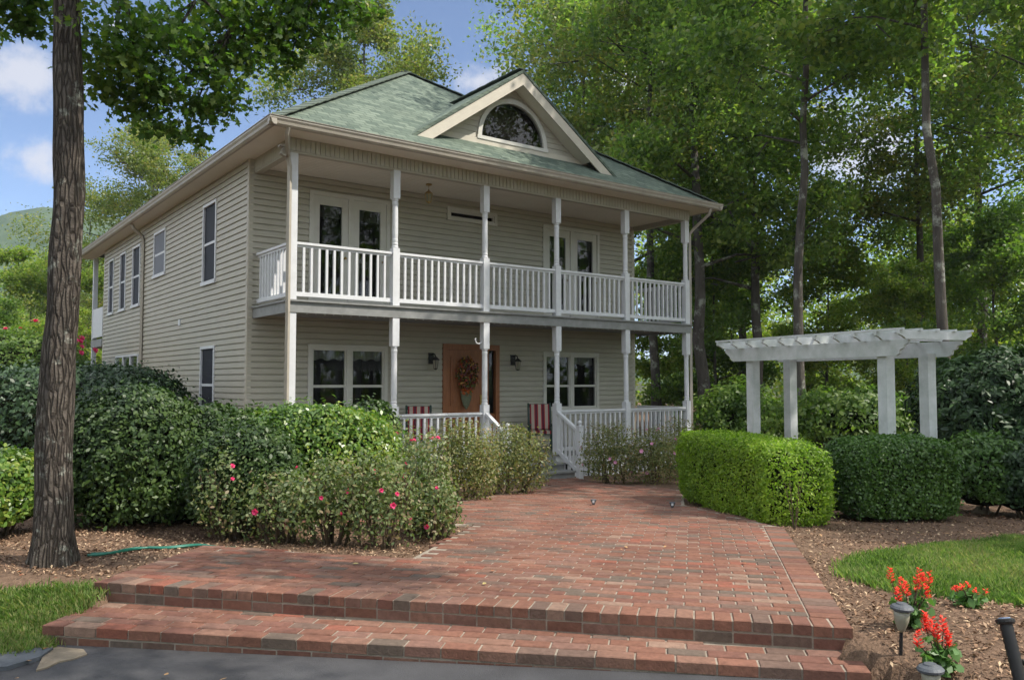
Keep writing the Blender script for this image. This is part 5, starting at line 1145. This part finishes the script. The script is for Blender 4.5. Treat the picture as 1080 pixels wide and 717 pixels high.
# the near tree on the left: leaning trunk and overhanging lobed leaves
TX, TY = at(60, 6.35); TZ = float(gz(TX, TY))
o = thing('maple_tree', 'large tree with rough lichen spotted trunk at the left, branches hanging over the steps', 'tree', (TX, TY, TZ))
rg = np.random.default_rng(201); m = MB(); pth = []; rad = []
for v, uc, wd in ((612, 62, 58), (600, 62, 53), (585, 62, 48), (560, 61, 44), (500, 60, 41), (420, 60, 39), (340, 64.5, 37), (260, 66, 36), (200, 67.5, 35), (100, 64, 33), (0, 59.5, 30), (-120, 55, 27), (-260, 58, 24), (-420, 50, 19), (-620, 60, 13)):
    x, y = at(uc, 6.35); pth.append(Vector((x-TX, y-TY, topz(v, 6.35)-TZ))); rad.append(wd*.86/F*6.35/2)
pts = []; rs = []
for i in range(len(pth)-1):
    for k in range(6): t = k/6; pts.append(pth[i].lerp(pth[i+1], t)); rs.append(rad[i]*(1-t)+rad[i+1]*t)
m.tube(pts, rs, 40)
vv = np.array(m.v); th = np.arctan2(vv[:, 1], vv[:, 0]); d_ = snoise(vv*np.array([9, 9, 1.6]), 3, 1.6)*.010+snoise(vv*np.array([4, 4, .8]), 8, 1.)*.008
ax = np.array([tuple(p) for p in pts]); cidx = np.repeat(np.arange(len(pts)), 40); rvec = vv-ax[cidx]; rn = np.linalg.norm(rvec, axis=1)[:, None]; fl = np.clip(1-(vv[:, 2])/.45, 0, 1)**2
vv = vv+rvec/rn*(d_+fl*.05*np.clip(np.sin(th*5+1), -.3, 1))[:, None]; m.v = [tuple(v) for v in vv]
m.build('trunk', M['bark'], o, True)
# limbs and leaf sprays: (l, d, z) tips
lb = MB(); cl = []
def limb(z0, tip, sprays):
    base = None
    for i in range(len(pth)-1):
        if pth[i].z <= z0 <= pth[i+1].z: base = pth[i].lerp(pth[i+1], (z0-pth[i].z)/(pth[i+1].z-pth[i].z))
    x, y = WL(tip[0], tip[1]); tp = Vector((x-TX, y-TY, tip[2]-TZ)); mid = base.lerp(tp, .5)+Vector((0, 0, .35)); lb.tube([base, base.lerp(mid, .5)+Vector((0, 0, .12)), mid, mid.lerp(tp, .6)+Vector((0, 0, .05)), tp], [.05, .04, .028, .016, .006], 7)
    for s in sprays:
        x, y = WL(s[0], s[1]); q = Vector((x-TX, y-TY, s[2]-TZ)); near = min([base.lerp(mid, .6), mid, mid.lerp(tp, .5), tp], key=lambda w_: (w_-q).length); lb.tube([near, near.lerp(q, .6)+Vector((0, 0, .08)), q], [.014, .009, .003], 5); cl.append((q, s[3]))
def S(u, v, dd, s): return ((u-540)/F*dd, dd, topz(v, dd), s)
limb(4.4, ((240-540)/F*7.2, 7.2, topz(20, 7.2)), [S(110, 60, 6.8, .36), (S(130, 20, 6.6, .4)), S(160, 75, 7, .38), S(200, 90, 7.2, .38), S(170, 30, 7, .42), S(215, 40, 7.4, .4), S(160, 125, 7.1, .27), S(190, 140, 7.3, .2), S(140, 95, 7, .28), S(220, 105, 7.4, .25), S(112, 95, 6.9, .18)])
limb(4.9, ((330-540)/F*7.6, 7.6, topz(-20, 7.6)), [S(250, 15, 7.5, .42), S(285, 30, 7.6, .36), S(320, 20, 7.8, .36), S(300, 62, 7.7, .2), S(245, 62, 7.4, .3), S(345, -5, 7.9, .4), S(385, 8, 8, .14), S(330, -40, 7.8, .4), S(270, -30, 7.5, .5)])
limb(4.7, ((0-540)/F*6.6, 6.6, topz(-10, 6.6)), [S(5, 5, 6.5, .28), S(28, 0, 6.6, .18), S(-40, 20, 6.5, .35), S(8, 25, 6.5, .16), S(25, 22, 6.6, .10), S(-60, -60, 6.4, .5)])
# upper crown over and beside the steps, above the frame
for i in range(56):
    a = rg.uniform(0, 2*PI); r = rg.uniform(.3, 1)**.6; zc = rg.uniform(6.2, 10.5); R = 2.9*math.sqrt(max(.1, 1-((zc-7.6)/3.6)**2)); l_ = -3.0+math.cos(a)*r*R; d_ = 5.4+math.sin(a)*r*R*.95
    if l_ > .2 and zc < 5: continue
    if i % 4 == 0: limb(min(zc-1.2, 7.2), (l_, d_, zc), [(l_, d_, zc, .65)])
    else:
        x, y = WL(l_, d_); cl.append((Vector((x-TX, y-TY, zc-TZ)), .6))
limb(7.0, (3.4, 3.3, 7.9), [(3.2, 3.0, 7.4, .7), (2.4, 3.2, 7.6, .6), (4.0, 2.8, 7.5, .6), (1.6, 3.5, 7.5, .5)])
limb(6.6, (4.1, 4.9, 7.9), [(3.9, 4.7, 7.6, .7), (3.1, 4.9, 7.4, .6), (4.6, 4.4, 7.5, .5), (2.2, 5.2, 7.6, .5)])
lb.build('limbs', M['bark'], o, True)
P = []
for q, s in cl:
    n = int(640*(s/.4)**2) if s < .55 else 850; nsp = max(3, int(9*s/.4)); sp = rg.normal(size=(nsp, 3)); sp /= np.linalg.norm(sp, axis=1)[:, None]; sp *= s*rg.uniform(.3, 1, (nsp, 1)); sp[:, 2] *= .75
    for c0 in sp: P.append(np.array(q)+c0+rg.normal(size=(max(4, n//nsp), 3))*np.array([.34, .34, .20])*s)
P = np.concatenate(P); V, k = leaves(P, .068, .7, kind='lobed', rng=rg); link('crown', npmesh('crown', V, k, M['leaf_near']), o)
print('leaf verts near', len(V))

# ------------------------------------------------------------------ air
hm = bpy.data.materials.new('haze'); hm.use_nodes = True; nt = hm.node_tree; nt.nodes.clear(); o_ = nt.nodes.new('ShaderNodeOutputMaterial'); pv = nt.nodes.new('ShaderNodeVolumePrincipled')
pv.inputs['Color'].default_value = (.75, .85, 1, 1); pv.inputs['Density'].default_value = .0003; pv.inputs['Anisotropy'].default_value = .3; nt.links.new(pv.outputs[0], o_.inputs['Volume'])
MB().box(-3400, 3400, -3400, 3400, -8, 160).build('haze', hm, kind='stuff')
